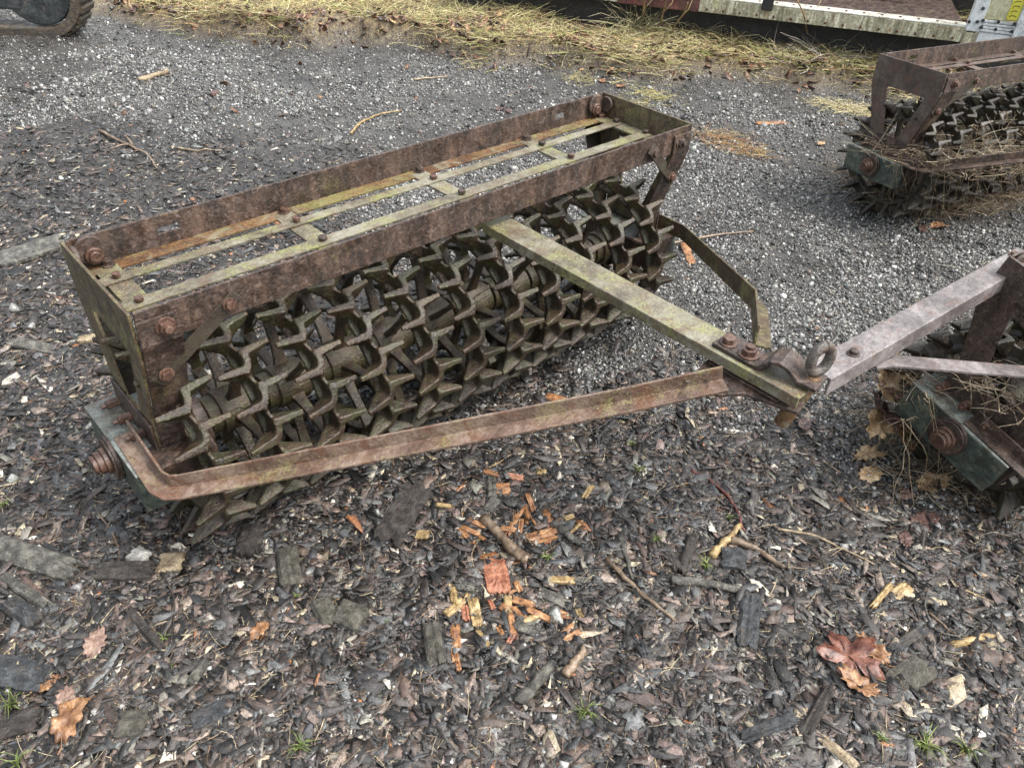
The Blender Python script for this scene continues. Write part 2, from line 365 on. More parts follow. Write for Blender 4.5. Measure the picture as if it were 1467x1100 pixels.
def arm_profile(side):   # L section: vertical flange up, foot outward (side=+1: foot on the -side of travel)
    a, tk = .046, .007
    pr = [(0, 0), (-a * side, 0), (-a * side, tk), (-tk * side, tk), (-tk * side, .042), (0, .042)]
    return pr
def make_roller():
    root = empty('land_roller')
    # front and back angle-iron rails (part: flange with slot)
    def rail(name, y, out, holes, foot_mat):
        us = [0.004] + [h for hh in holes for h in hh] + [L - .004]; hs = {(2 * i + 1, 1) for i in range(len(holes))}
        pts, fs = gridholes(us, [-.092, -.052, -.034, 0], hs)
        m = MB(); m.sheet(pts, fs, .007, lambda u, v, w: (u, y + out * w, v)); r = m.build(name, MT['rust'], root, bevel=.0025)
        return r
    rb = rail('back_rail', 0, -1, [(.23, .29), (1.74, 1.79)], None)
    m = MB(); m.box((.012, -.0075, -.092), (L - .012, -.056, -.085)); m.build('rail_foot', MT['orange'], rb, bevel=.0015)
    rf = rail('front_rail', -Wd, 1, [], None)
    m = MB(); m.box((.012, -Wd + .0075, -.092), (L - .012, -Wd + .05, -.085)); m.build('rail_foot', MT['rust'], rf, bevel=.0015)
    m = MB(); m.box((.03, -.118 + .018, -.083), (L - .03, -.118 - .018, -.077)); m.build('deck_strip', MT['mossy'], root, bevel=.0015)
    m = MB(); m.box((.03, -.262 + .022, -.083), (L - .03, -.262 - .023, -.077)); m.build('deck_strip', MT['mossy'], root, bevel=.0015)
    for i, x in enumerate((.07, .58, 1.078, 1.565, 1.965)):
        w = .03; m = MB(); m.box((x - w, -.03, -.0915 if 0 < i < 4 else -.0925), (x + w, -Wd + .052, -.0845))
        m.build('cross_strap', MT['mossy'], root, bevel=.0015)
        hexbolt((x, -.118, -.077), (0, 0, 1), .013, .014, root, washer=False)
        hexbolt((x, -.262, -.077), (0, 0, 1), .013, .014, root, washer=False)
        hexbolt((x + .01, -.028, -.085), (0, 0, 1), .015, .017, root)
    # end plates
    for s, x0 in ((1, 0.0), (-1, L)):
        # u = y, v = z
        pts = [(0, 0), (-.11, 0), (-.352, 0), (-Wd, 0),
               (-.0, -.14), (-.108, -.14), (-.353, -.14), (-Wd + .01, -.14),
               (-.078, -.36), (-.163, -.36), (-.272, -.36), (-.352, -.36),
               (-.085, -.40), (-.17, -.385), (-.265, -.385), (-.345, -.40),
               (-.085, -.455), (-.17, -.455), (-.265, -.455), (-.345, -.455)]
        fs = [(0, 1, 5, 4), (1, 2, 6, 5), (2, 3, 7, 6), (4, 5, 9, 8), (6, 7, 11, 10), (8, 9, 13, 12), (10, 11, 15, 14), (12, 13, 17, 16), (13, 14, 18, 17), (14, 15, 19, 18)]
        m = MB(); m.sheet(pts, fs, .008, lambda u, v, w: (x0 + s * (w - .008), u, v)); ep = m.build('end_plate', MT['plate'], root, bevel=.002)
        # turned-in front flange of the plate: the leg's face
        def legface(pts_, wid, yy):
            mm = MB(); vs = []; fs = []
            for (y_, z_) in pts_: vs += [(x0 + s * .0005, y_, z_), (x0 + s * wid, y_, z_), (x0 + s * wid, y_ + yy, z_), (x0 + s * .0005, y_ + yy, z_)]
            for q in range(len(pts_) - 1):
                for k in range(4): fs.append((q * 4 + k, q * 4 + (k + 1) % 4, q * 4 + 4 + (k + 1) % 4, q * 4 + 4 + k))
            n_ = len(vs); fs += [(0, 1, 2, 3), (n_ - 1, n_ - 2, n_ - 3, n_ - 4)]; mm.add(vs, fs); return mm
        legface([(-Wd - .0085, -.022), (-Wd - .0085, -.09), (-.4290, -.14), (-.3935, -.245), (-.3560, -.36), (-.3490, -.455)], .096, .007).build('leg_flange', MT['rust'], ep, bevel=.003)
        legface([(.003, -.094), (.003, -.14), (-.075, -.36), (-.082, -.45)], .08, -.007).build('leg_flange', MT['castdk'], ep, bevel=.003)
        mm = MB(); mm.box((x0 - s * .0095, -.085, -.47), (x0 - s * .0165, -.35, -.375)); mm.build('foot_plate', MT['rust'], ep, bevel=.002)
        # rounded lug in the back corner, its bolt
        mm = MB(); mm.cyl((x0 + s * .004, -.036, -.036), (x0 + s * .004 + s * .012, -.036, -.036), .03, 24); mm.cyl((x0 + s * .05, -.010, -.035), (x0 + s * .05, -.022, -.035), .038, 28)
        mm.build('corner_lug', MT['rust'], ep, bevel=.004, seg=3)
        mm = MB(); mm.cyl((x0 + s * .055, -.02, -.05), (x0 + s * .055, -.032, -.05), .023, 20); mm.cyl((x0 + s * .055, -.031, -.05), (x0 + s * .055, -.040, -.05), .015, 16); mm.build('bolt', MT['bolt'], root, bevel=.004, seg=3)
        # front corner: nuts on the rail, brace strap
        hexbolt((x0 + s * .062, -Wd - .0075, -.052), (0, -1, 0), .017, .014, root, shank=.012)
        bA = Vector((x0 + s * .215, -Wd - .008, -.05)); bB = Vector((x0 + s * .042, -Wd + .026, -.195))
        dv = (bB - bA).normalized(); mm = MB(); mm.sweep([bA - dv * .03, bB + dv * .03], [(-.019, 0), (.019, 0), (.019, .006), (-.019, .006)], Vector((0, -1, 0)))
        mm.build('brace', MT['castdk'], root, bevel=.0015)
        hexbolt(bA + Vector((0, -.006, 0)), (0, -1, 0), .015, .014, root); hexbolt(bB + Vector((0, -.008, 0)), (0, -1, 0), .015, .014, root)
        # bearing: timber block, steel top, front bracket, axle end
        mm = MB(); mm.box((x0 - s * .092, AY + .18, AZ - .075), (x0 + s * .035, AY - .178, AZ + .052)); bb = mm.build('bearing_block', MT['wood'], root, bevel=.004)
        mm = MB(); mm.box((x0 - s * .094, AY + .182, AZ + .0525), (x0 + s * .115, AY - .182, AZ + .0595)); mm.build('top_plate', MT['wet'], bb, bevel=.002)
        mm = MB(); mm.hexa([(x0 - s * .04, AY - .186, AZ - .06), (x0 + s * .115, AY - .20, AZ - .04), (x0 + s * .115, AY - .184, AZ - .04), (x0 - s * .04, AY - .179, AZ - .06),
                            (x0 - s * .04, AY - .20, AZ + .065), (x0 + s * .115, AY - .20, AZ + .065), (x0 + s * .115, AY - .10, AZ + .065), (x0 - s * .04, AY - .10, AZ + .065)])
        mm.build('foot_bracket', MT['rust'], bb, bevel=.003)
        mm = MB(); mm.box((x0 + s * .105, AY + .13, AZ - .07), (x0 + s * .118, AY - .17, AZ + .06)); mm.build('side_plate', MT['rust'], bb, bevel=.002)
        for k in range(3):
            q = (x0 - s * .03, AY + .12 - k * .085, AZ + .078); mm = MB(); mm.cyl((q[0] - s * .02, q[1], q[2]), (q[0] + s * .018, q[1], q[2]), .014, 6); mm.cyl((q[0] - s * .034, q[1], q[2]), (q[0] - s * .02, q[1], q[2]), .008, 10)
            mm.build('bolt', MT['bolt'], root, bevel=.002)
        mm = MB(); mm.cyl((x0 + s * .118, AY, AZ + .0), (x0 + s * .152, AY, AZ), .085, 36); mm.build('collar', MT['rust'], root, bevel=.006, seg=3)
        mm = MB(); mm.cyl((x0 - s * .0925, AY, AZ), (x0 - s * .104, AY, AZ), .064, 36); mm.cyl((x0 - s * .103, AY, AZ), (x0 - s * .110, AY, AZ), .058, 36); wa = mm.build('washer', MT['rust'], root, bevel=.003)
        mm = MB(); mm.cyl((x0 - s * .11, AY, AZ), (x0 - s * .124, AY, AZ), .037, 28); mm.cyl((x0 - s * .124, AY, AZ), (x0 - s * .140, AY, AZ), .032, 28); mm.cyl((x0 - s * .140, AY, AZ), (x0 - s * .152, AY, AZ), .025, 24)
        mm.build('axle_cap', MT['bolt'], root, bevel=.003)
        # draw arm: angle iron from the bearing to the hitch
        if s > 0: path = [(-.034, -.225, -.466), (-.042, -.47, -.466), (-.034, -.495, -.465), (-.014, -.512, -.462), (.825, -1.165, -.215), (1.035, -1.304, -.166)]
        else: path = [(2.05, -.19, -.466), (2.045, -.45, -.466), (2.03, -.48, -.464), (1.535, -1.06, -.27), (1.49, -1.10, -.25), (1.225, -1.265, -.175)]
        a_, tk, hh = (.048, .007, .044)
        if s < 0: hh = .06
        pr = [(0, 0), (a_ * 1.0, 0), (a_, tk), (tk, tk), (tk, hh), (0, hh)] if s > 0 else [(0, 0), (0, hh), (-tk, hh), (-tk, tk), (-a_, tk), (-a_, 0)]
        mm = MB(); mm.sweep(path, pr, (0, 0, 1)); mm.build('draw_arm', MT['arm'] if s > 0 else MT['plate'], root, bevel=.0018)
    # axle and rings
    m = MB(); m.cyl((-.09, AY, AZ), (L + .09, AY, AZ), .03, 24); m.build('axle', MT['castdk'], root)
    for k in range(11):
        x = R0X - .038 + k * RP
        r = bpy.data.objects.new('toothed_ring', RIM); link(r, root); r.location = (x, AY, AZ); r.rotation_euler = (-.017 + -(.537 + (k * 7 % 11) * .067 - 4 * 0.067) if k != 4 else -.537, 0, 0)
        h = bpy.data.objects.new('hub', HUB); link(h, r)
        for j in range(6):
            q = bpy.data.objects.new('spoke', SPK); link(q, r); q.rotation_euler = (math.pi / 3 * j + .2, 0, 0)
    # pole, hitch
    m = MB(); px, hw = 1.105, .047
    pr = [(-hw, 0), (hw, 0), (hw, -.030), (hw - .008, -.030), (hw - .008, -.008), (-hw + .008, -.008), (-hw + .008, -.030), (-hw, -.030)]
    m.sweep([(px, -Wd + .05, -.122), (px, -1.488, -.122)], [(a_, b_) for a_, b_ in pr][::-1], (0, 0, 1)); m.build('draw_pole', MT['mossy'], root, bevel=.003)
    m = MB(); m.sheet([(1.02, -1.24), (1.075, -1.49), (1.17, -1.47), (1.165, -1.21), (.985, -1.33), (1.20, -1.235), (1.04, -1.37), (1.21, -1.30)], [(0, 4, 6, 1, 2, 7, 5, 3)], .010, lambda u, v, w: (u, v, -.180 + w))
    m.build('hitch_plate', MT['rust'], root, bevel=.003)
    m = MB(); m.box((1.062, -1.24, -.168), (1.152, -1.44, -.160)); m.build('hitch_bar', MT['rust'], root, bevel=.003)
    # bent shackle strap over the pole end
    m = MB(); pth = [(1.108, -1.235, -.116), (1.108, -1.345, -.118), (1.110, -1.365, -.112), (1.113, -1.385, -.088), (1.116, -1.405, -.082), (1.12, -1.425, -.088), (1.124, -1.455, -.108), (1.13, -1.50, -.111)]
    m.sweep(pth, [(-.036, -.005), (.036, -.005), (.036, .006), (-.036, .006)], (0, 0, 1)); m.build('shackle_strap', MT['rust'], root, bevel=.003, seg=3)
    hexbolt((1.10, -1.262, -.110), (0, 0, 1), .018, .022, root); hexbolt((1.10, -1.322, -.110), (0, 0, 1), .018, .018, root, shank=.008)
    m = MB(); m.tube([(1.135, -1.475, -.10), (1.131, -1.462, -.17), (1.125, -1.44, -.262)], .019, 14); pn = m.build('hitch_pin', MT['orange'], root, bevel=.002, smooth=True)
    m = MB(); c = Vector((1.138, -1.476, -.055)); dv = Vector((.80, -.35, 0)).normalized()
    pts = [c + dv * math.sin(a_) * .025 + Vector((0, 0, 1)) * math.cos(a_) * .036 for a_ in np.linspace(0, 2 * math.pi, 33)]
    m.tube(pts, .0125, 12); m.build('pin_ring', MT['ring'], pn, smooth=True)
    for x, y in ((1.0, -1.285), (.955, -1.262), (1.186, -1.27)): 
        mm = MB(); mm.cyl((x, y, -.158), (x, y, -.1555), .008, 12); mm.build('bolt_hole', MT['castdk'], root)
    return root
A = make_roller()
tag(A, 'rusty toothed ring roller in the middle with moss-stained deck strips and open frame', 'roller', 'toothed ring rollers')
def place(r, p):
    x, y, z, yaw, pit, roll = p
    Mx = Matrix.Translation((x, y, z)) @ Matrix.Rotation(yaw, 4, 'Z') @ Matrix.Rotation(roll, 4, 'Y') @ Matrix.Rotation(pit, 4, 'X') @ Matrix.Translation((0, -AY, -AZ))
    r.matrix_world = Mx
Bq = copy_tree(A); place(Bq, (2.0, -1.66, -.61, -.18, .21, 0)); tag(Bq, 'roller at the right edge below the tow bar, with round rusty washer on green block', 'roller')
Cq = copy_tree(A)
def recolour(root, table):
    for o in root.children_recursive:
        if o.type == 'MESH' and o.material_slots and o.data.materials[0].name in table:
            o.material_slots[0].link = 'OBJECT'; o.material_slots[0].material = table[o.data.materials[0].name]
PL2 = weathered('grey_brown_plate', (.05, .036, .028), (.095, .072, .056), (.15, .12, .10), 8, spot=(.09, .045, .03), spot_amt=.5, spot_scale=18, rlo=.35, rhi=.75)
recolour(Bq, {'lichen_stained_plate': MT['rust'], 'wet_cast_iron': MT['castdk'], 'pink_rust_angle': MT['rust']})
recolour(Cq, {'lichen_stained_plate': PL2, 'wet_cast_iron': MT['castdk'], 'orange_rusted_steel': MT['rust'], 'moss_stained_steel': PL2, 'pink_rust_angle': MT['rust']})
place(Cq, (4.009, -.364, -.658, -.28, -.034, 0)); tag(Cq, 'roller at the top right, tangled with dry straw', 'roller')

# tow bar pinned to the hitch
tb = empty('tow_bar', (1.12, -1.47, -.11)); tag(tb, 'pale rust channel tow bar running from the hitch pin to the right edge', 'tow bar')
def mbuild(m, name, mat, root, **k):
    o = m.build(name, mat, root, **k); o.matrix_parent_inverse = Matrix.Translation(-root.location); return o
m = MB(); hw = .037
m.sweep([tuple(at(1172, 532, -.112)), tuple(at(1475, 361, -.112))], [(-hw, 0), (-hw, -.05), (-hw + .008, -.05), (-hw + .008, -.008), (hw - .008, -.008), (hw - .008, -.05), (hw, -.05), (hw, 0)], (0, 0, 1))
mbuild(m, 'channel', MT['lilac'], tb, bevel=.003)
m = MB(); m.sweep([(1.40, -1.497, -.181), (1.46, -1.515, -.19), (1.82, -1.753, -.26), (2.05, -1.90, -.30)], [(-.027, 0), (-.027, .008), (.027, .008), (.027, 0)], (0, 0, 1)); mbuild(m, 'side_bar', MT['lilac'], tb, bevel=.002)
for p in (tuple(at(1222, 507, -.112)), tuple(at(1452, 366, -.112)), tuple(at(1462, 374, -.112))):
    o = hexbolt(p, (0, 0, 1), .013, .012, tb); o.matrix_parent_inverse = Matrix.Translation(-tb.location)

# ---------------------------------------------------------------- scatter of litter, gravel and straw (numpy meshes)
def bulk(name, verts, faces, cols, mat, smooth=False, label=None):
    """verts (N,k,3), faces list of index tuples within a piece, cols (N,3)"""
    N, k, _ = verts.shape; me = bpy.data.meshes.new(name); me.vertices.add(N * k); me.vertices.foreach_set('co', verts.ravel().astype(np.float32))
    tot = np.array([len(f) for f in faces]); fl = np.concatenate([np.array(f) for f in faces]); base = (np.arange(N) * k)[:, None]
    li = (base + fl[None, :]).ravel(); me.loops.add(len(li)); me.loops.foreach_set('vertex_index', li.astype(np.int32))
    starts = np.concatenate([[0], np.cumsum(tot)[:-1]]); ls = (np.arange(N)[:, None] * tot.sum() + starts[None, :]).ravel()
    me.polygons.add(len(ls)); me.polygons.foreach_set('loop_start', ls.astype(np.int32))
    if smooth: me.polygons.foreach_set('use_smooth', np.ones(len(ls), bool))
    me.update(); ca = me.color_attributes.new('Col', 'FLOAT_COLOR', 'POINT')
    c = np.concatenate([np.repeat(cols, k, 0), np.ones((N * k, 1))], 1); ca.data.foreach_set('color', c.ravel().astype(np.float32))
    me.materials.append(mat); o = bpy.data.objects.new(name, me); link(o); return o
def visible_xy(n, umin=-60, umax=1530, vmin=-40, vmax=1180, power=1.0):
    """random ground points inside the part of the yard one can see, denser nearby"""
    u = RNG.uniform(umin, umax, n); v = vmin + (vmax - vmin) * RNG.random(n) ** power
    r, up, f, c = map(np.array, (RIGHT, UP, FWD, CAM)); d = np.outer((u - W0 / 2) / F0, r) - np.outer((v - H0 / 2) / F0, up) + f
    s = (G0 - .03 - c[2]) / d[:, 2]; p = c + d * s[:, None]
    return p[:, 0] + RNG.normal(0, .05, n), p[:, 1] + RNG.normal(0, .05, n), s
def rots(yaw, tx, ty):
    cy, sy = np.cos(yaw), np.sin(yaw); R = np.zeros((len(yaw), 3, 3))
    Rz = np.array([[cy, -sy, 0 * cy], [sy, cy, 0 * cy], [0 * cy, 0 * cy, 1 + 0 * cy]]).transpose(2, 0, 1)
    a, b_ = np.cos(tx), np.sin(tx); Rx = np.array([[1 + 0 * a, 0 * a, 0 * a], [0 * a, a, -b_], [0 * a, b_, a]]).transpose(2, 0, 1)
    a, b_ = np.cos(ty), np.sin(ty); Ry = np.array([[a, 0 * a, b_], [0 * a, 1 + 0 * a, 0 * a], [-b_, 0 * a, a]]).transpose(2, 0, 1)
    return Rz @ Rx @ Ry
def pick(pal, wts, n):
    pal = np.array(pal); i = RNG.choice(len(pal), n, p=np.array(wts) / sum(wts)); c = pal[i] * RNG.uniform(.6, 1.45, (n, 1)) * RNG.uniform(.97, 1.03, (n, 3)); return np.clip(c, 0, .9)
def flakes(name, x, y, size, aspect, thick, pal, wts, tilt=.25, lift=.0, mat=None, curl=.12, yaw=None, k=7):
    n = len(x); an = np.linspace(0, 2 * np.pi, k, endpoint=False)[None] + RNG.uniform(-.3, .3, (n, k)); r = size[:, None] * RNG.uniform(.4, 1.3, (n, k))
    px = np.cos(an) * r * aspect[:, None]; py = np.sin(an) * r / np.sqrt(aspect)[:, None]
    cur = curl * RNG.uniform(-1, 1.2, (n, 1)); pz = cur * (px ** 2 + py ** 2) / np.maximum(size[:, None], 1e-4) + RNG.normal(0, .05, (n, k)) * size[:, None]
    top = np.stack([px, py, pz], 2); cen = np.stack([0 * size, 0 * size, RNG.normal(0, .10, n) * size], 1)[:, None]
    bot = top.copy(); bot[:, :, 2] -= thick[:, None]; V = np.concatenate([cen, top, bot], 1)
    R = rots(RNG.uniform(0, 6.28, n) if yaw is None else yaw, RNG.normal(0, tilt, n), RNG.normal(0, tilt, n)); V = np.einsum('nij,nkj->nki', R, V)
    z = ground_h(x, y); V += np.stack([x, y, z + lift + thick * .5], 1)[:, None]
    fs = [(0, 1 + i, 1 + (i + 1) % k) for i in range(k)] + [(1 + i, 1 + k + i, 1 + k + (i + 1) % k, 1 + (i + 1) % k) for i in range(k)]
    return bulk(name, V, fs, pick(pal, wts, n), mat or MT['flake'])
DARK = [(.012, .011, .010), (.030, .026, .024), (.065, .055, .050), (.055, .057, .058), (.12, .122, .12), (.10, .068, .055), (.20, .16, .13), (.38, .32, .22), (.28, .12, .05), (.065, .048, .038), (.52, .48, .40), (.19, .18, .15), (.16, .12, .10)]
DW = [25, 23, 15, 9, 6, 7, 4.5, 2.2, .6, 11, 1.1, 4, 3.5]
DWB = [26, 26, 15, 9, 3, 7, 1.5, .3, .2, 11, 0.05, 1.5, 2]
def sel(n, fn, **k):
    x, y, s = visible_xy(n, **k); m = RNG.random(n) < fn(x, y); return x[m], y[m], s[m]
inM = lambda x, y: mulch(x, y) * (1 - verge(x, y)) + .02
x, y, s = sel(230000, inM, power=1.0); n = len(x)
sz = np.exp(RNG.normal(math.log(.0050), .5, n)); o = flakes('leaf_crumbs', x, y, sz, RNG.uniform(.8, 2.0, n), sz * .12, DARK, DW, .34, -.001, k=5)
tag(o, 'fine dark crumbs of rotten leaf and bark between the larger litter', 'leaf litter', kind='stuff')
x, y, s = sel(76000, inM, power=.95); n = len(x)
sz = np.minimum(np.exp(RNG.normal(math.log(.0105), .5, n)), .026); o = flakes('leaf_litter', x, y, sz, RNG.uniform(.9, 2.8, n), sz * .06, DARK, DW, .16, .002, curl=.04, k=8)
tag(o, 'dark wet leaf and bark litter covering the yard in front of and left of the roller', 'leaf litter', kind='stuff')
x, y, s = sel(4600, inM, power=.6); n = len(x)
sz = np.minimum(np.exp(RNG.normal(math.log(.021), .32, n)), .036); o = flakes('bark_mulch', x, y, sz, RNG.uniform(.9, 2.1, n), sz * .07, DARK, DWB, .10, .001, curl=.05, k=14)
tag(o, 'larger broken pieces of wet dark bark lying all over the litter', 'bark', kind='stuff')
# gravel
def stones(name, x, y, size, pal, wts, sink=.25):
    n = len(x); c = np.array([(a, b_, c_) for a in (-1, 1) for b_ in (-1, 1) for c_ in (-1, 1)], float) * .5
    V = c[None] * (1 + RNG.uniform(-.45, .35, (n, 8, 3))) * size[:, None, None] * RNG.uniform(.65, 1.3, (n, 1, 3))
    R = rots(RNG.uniform(0, 6.28, n), RNG.normal(0, .6, n), RNG.normal(0, .6, n)); V = np.einsum('nij,nkj->nki', R, V)
    V += np.stack([x, y, ground_h(x, y) + size * sink], 1)[:, None]
    return bulk(name, V, [(0, 1, 3, 2), (4, 6, 7, 5), (0, 4, 5, 1), (2, 3, 7, 6), (0, 2, 6, 4), (1, 5, 7, 3)], pick(pal, wts, n), MT['stone'])
GP = [(.038, .038, .037), (.10, .10, .097), (.19, .19, .182), (.31, .31, .295), (.44, .43, .41), (.14, .12, .10)]
GW = [20, 24, 25, 14, 2.5, 5]
inG = lambda x, y: (1 - mulch(x, y)) * (1 - verge(x, y)) * (1 - .7 * grit(x, y)) + .016
x, y, s = sel(470000, inG, vmin=-10, vmax=1150, power=1.0); n = len(x)
sz = np.exp(RNG.normal(math.log(.0058), .42, n)) * (1 + .10 * np.clip(s - 3, 0, 6)); o = stones('gravel', x, y, sz, GP, GW)
tag(o, 'grey crushed gravel spread over the yard', 'gravel', kind='stuff')
# straw / needles
def blades(name, x, y, ln, wd, pal, wts, elev=.15, bend=.3, z0=None, mat=None, yaw=None):
    n = len(x); k = 4; yw = RNG.uniform(0, 6.28, n) if yaw is None else yaw; el = np.abs(RNG.normal(0, elev, n)) + .02
    V = np.zeros((n, k * 3, 3)); z = ground_h(x, y) if z0 is None else z0; by = RNG.normal(0, bend, n); bz = -RNG.uniform(.2, 1.2, n) * el * 1.0
    for i in range(k):
        f = i / (k - 1); a = yw + by * f; cx = x + np.cos(yw + by * f * .5) * ln * f * np.cos(el); cy = y + np.sin(yw + by * f * .5) * ln * f * np.cos(el); cz = z + .003 + ln * (np.sin(el) * f + bz * f * f * .6)
        cz = np.maximum(cz, z + .002) if z0 is None else cz
        w = wd * (1 - .6 * f)
        for j, (du, dz_) in enumerate(((-1, 0), (1, 0), (0, 1.2))):
            V[:, i * 3 + j, 0] = cx - np.sin(a) * w * du; V[:, i * 3 + j, 1] = cy + np.cos(a) * w * du; V[:, i * 3 + j, 2] = cz + dz_ * w
    fs = []
    for i in range(k - 1):
        for j in range(3): a = i * 3 + j; b_ = i * 3 + (j + 1) % 3; fs.append((a, b_, b_ + 3, a + 3))
    return bulk(name, V, fs, pick(pal, wts, n), mat or MT['straw'])
SP = [(.38, .30, .15), (.48, .40, .21), (.30, .20, .10), (.22, .13, .07), (.30, .34, .11)]
x, y, s = sel(15000, lambda x, y: .85 * mulch(x, y) + .2, power=.7); n = len(x)
o = blades('fine_twigs', x, y, RNG.uniform(.008, .06, n) * RNG.uniform(.6, 1.6, n), RNG.uniform(.0006, .0017, n), [(.10, .06, .04), (.20, .14, .09), (.38, .30, .18), (.05, .035, .03), (.50, .43, .28)], [4, 4, 4, 4, 1.5], .08, .5)
tag(o, 'scattered thin twigs and stalks on the litter', 'twigs', kind='stuff')
# verge: dead grass and leaves
x, y, s = visible_xy(90000, vmin=-60, vmax=185, umin=180, umax=1500); m_ = RNG.random(len(x)) < verge(x, y) * .95 * sstep(.16, .42, vnoise(x, y, .33, 77)) + .0; x, y = x[m_], y[m_]; n = len(x)
o = blades('dead_grass', x, y, RNG.uniform(.08, .30, n), RNG.uniform(.0015, .0035, n), [(.48, .41, .19), (.58, .52, .29), (.32, .22, .11), (.28, .31, .09), (.14, .085, .05)], [7, 5, 4, 4, 3], .42, 1.1)
tag(o, 'flattened pale yellow dead grass along the yard edge', 'grass', kind='stuff')
x, y, s = visible_xy(15000, vmin=-60, vmax=170, umin=150, umax=1500); m_ = RNG.random(len(x)) < verge(x, y) * .9 + .004; x, y = x[m_], y[m_]; n = len(x)
sz = RNG.uniform(.015, .04, n); o = flakes('fallen_leaves', x, y, sz, RNG.uniform(.9, 1.7, n), sz * .05, [(.15, .07, .035), (.27, .14, .07), (.10, .045, .03), (.36, .22, .12), (.07, .04, .03)], [5, 3, 6, 2, 6], .5, .012)
tag(o, 'brown fallen leaves lying in the dead grass of the verge', 'leaves', kind='stuff')
# ---------------------------------------------------------------- individual pieces on the ground
def flat_mat(name, c0, c1, c2, scale=20, rlo=.25, rhi=.6, stretch=None, bs=.5, bd=.002, spot=None):
    return weathered(name, c0, c1, c2, scale, spot=spot, spot_amt=.3, rlo=rlo, rhi=rhi, stretch=stretch, bstr=bs, bdist=bd)
WM = {
 'pale': flat_mat('pale_bare_wood', (.16, .11, .06), (.30, .23, .14), (.45, .37, .25), 30, .4, .7),
 'tan': flat_mat('tan_bark_stick', (.10, .065, .04), (.20, .14, .09), (.30, .22, .15), 25),
 'dark': flat_mat('dark_wet_stick', (.018, .013, .010), (.045, .033, .026), (.09, .07, .055), 25),
 'red': flat_mat('red_brown_stick', (.07, .018, .012), (.14, .04, .028), (.21, .075, .05), 25, .2, .45),
 'grey': flat_mat('grey_weathered_wood', (.035, .032, .026), (.10, .095, .08), (.22, .21, .175), 34, .3, .7, bs=1, bd=.005),
 'yellow': flat_mat('yellow_split_wood', (.18, .11, .045), (.36, .245, .10), (.52, .40, .21), 40, .3, .6),
 'orange': flat_mat('orange_split_wood', (.17, .065, .025), (.34, .155, .06), (.50, .28, .13), 40, .25, .55),
 'redchip': flat_mat('red_orange_split_wood', (.20, .065, .035), (.37, .14, .075), (.46, .23, .14), 36, .25, .5),
 'slate': flat_mat('blue_grey_bark', (.014, .016, .018), (.042, .047, .052), (.10, .108, .115), 38, .2, .5, bs=1, bd=.006, spot=(.09, .075, .06)),
 'bark': flat_mat('brown_bark', (.012, .010, .008), (.042, .033, .028), (.10, .08, .068), 38, .2, .55, bs=1, bd=.006, spot=(.085, .08, .07)),
 'clay': flat_mat('beige_clod', (.06, .055, .042), (.125, .115, .09), (.20, .185, .15), 40, .4, .8, bs=1, bd=.01),
 'white': flat_mat('white_crumbled_scrap', (.35, .33, .29), (.55, .53, .48), (.75, .73, .68), 30, .4, .8, bs=.9, bd=.004),
 'leafred': flat_mat('wet_red_leaf', (.075, .022, .013), (.15, .05, .03), (.25, .105, .065), 30, .2, .5),
 'leafor': flat_mat('orange_brown_leaf', (.16, .07, .03), (.29, .14, .06), (.42, .24, .12), 30, .3, .6),
 'leaftan': flat_mat('tan_oak_leaf', (.30, .17, .08), (.46, .30, .15), (.58, .42, .25), 18, .3, .6),
 'leafpink': flat_mat('pinkish_brown_leaf', (.16, .09, .07), (.27, .17, .13), (.38, .27, .21), 18, .2, .5),
 'leafpurple': flat_mat('purple_brown_leaf', (.06, .03, .025), (.11, .06, .05), (.17, .10, .085), 18, .2, .5),
 'green': flat_mat('fresh_green_blade', (.08, .11, .025), (.15, .20, .045), (.26, .31, .09), 18, .35, .6),
}
def V3(p, dz=0): return Vector((p.x, p.y, p.z + dz))
def stick(pix, r, mat, label, cat='stick', name='stick', lift=None, forks=(), group=None, taper=.55, n=9):
    pts = []; P = [at(u, v) for u, v in pix]
    # resample, rest on the ground
    for i in range(len(P) - 1):
        for f in np.linspace(0, 1, 6, endpoint=False): pts.append(P[i].lerp(P[i + 1], f))
    pts.append(P[-1]); rr = random.Random(len(label) * 7 + len(pts))
    # smooth the corners
    for _ in range(2):
        pts = [pts[0]] + [(pts[i - 1] + pts[i] * 2 + pts[i + 1]) / 4 for i in range(1, len(pts) - 1)] + [pts[-1]]
    zz = [float(ground_h(np.array([p.x]), np.array([p.y]))[0]) for p in pts]; k = len(pts)
    for i in range(k): pts[i].z = max(zz[i], sum(zz) / k) + r * .75 + .003 + rr.uniform(-1, 1) * r * .15; pts[i].x += rr.uniform(-1, 1) * r * .25; pts[i].y += rr.uniform(-1, 1) * r * .25
    rad = [r * (1 - (1 - taper) * i / (k - 1)) * rr.uniform(.85, 1.15) for i in range(k)]
    m = MB(); m.tube(pts, rad, n, .25, k)
    for a, b_ in forks:
        A1, B1 = at(*a), at(*b_); q = [A1.lerp(B1, f) + Vector((0, 0, r * 1.1 + .012 * math.sin(f * 3))) for f in np.linspace(0, 1, 6)]; m.tube(q, [r * .6 * (1 - .5 * f) for f in np.linspace(0, 1, 6)], 7, .25, 3)
    o = m.build(name, WM[mat], None, smooth=True); tag(o, label, cat, group); return o
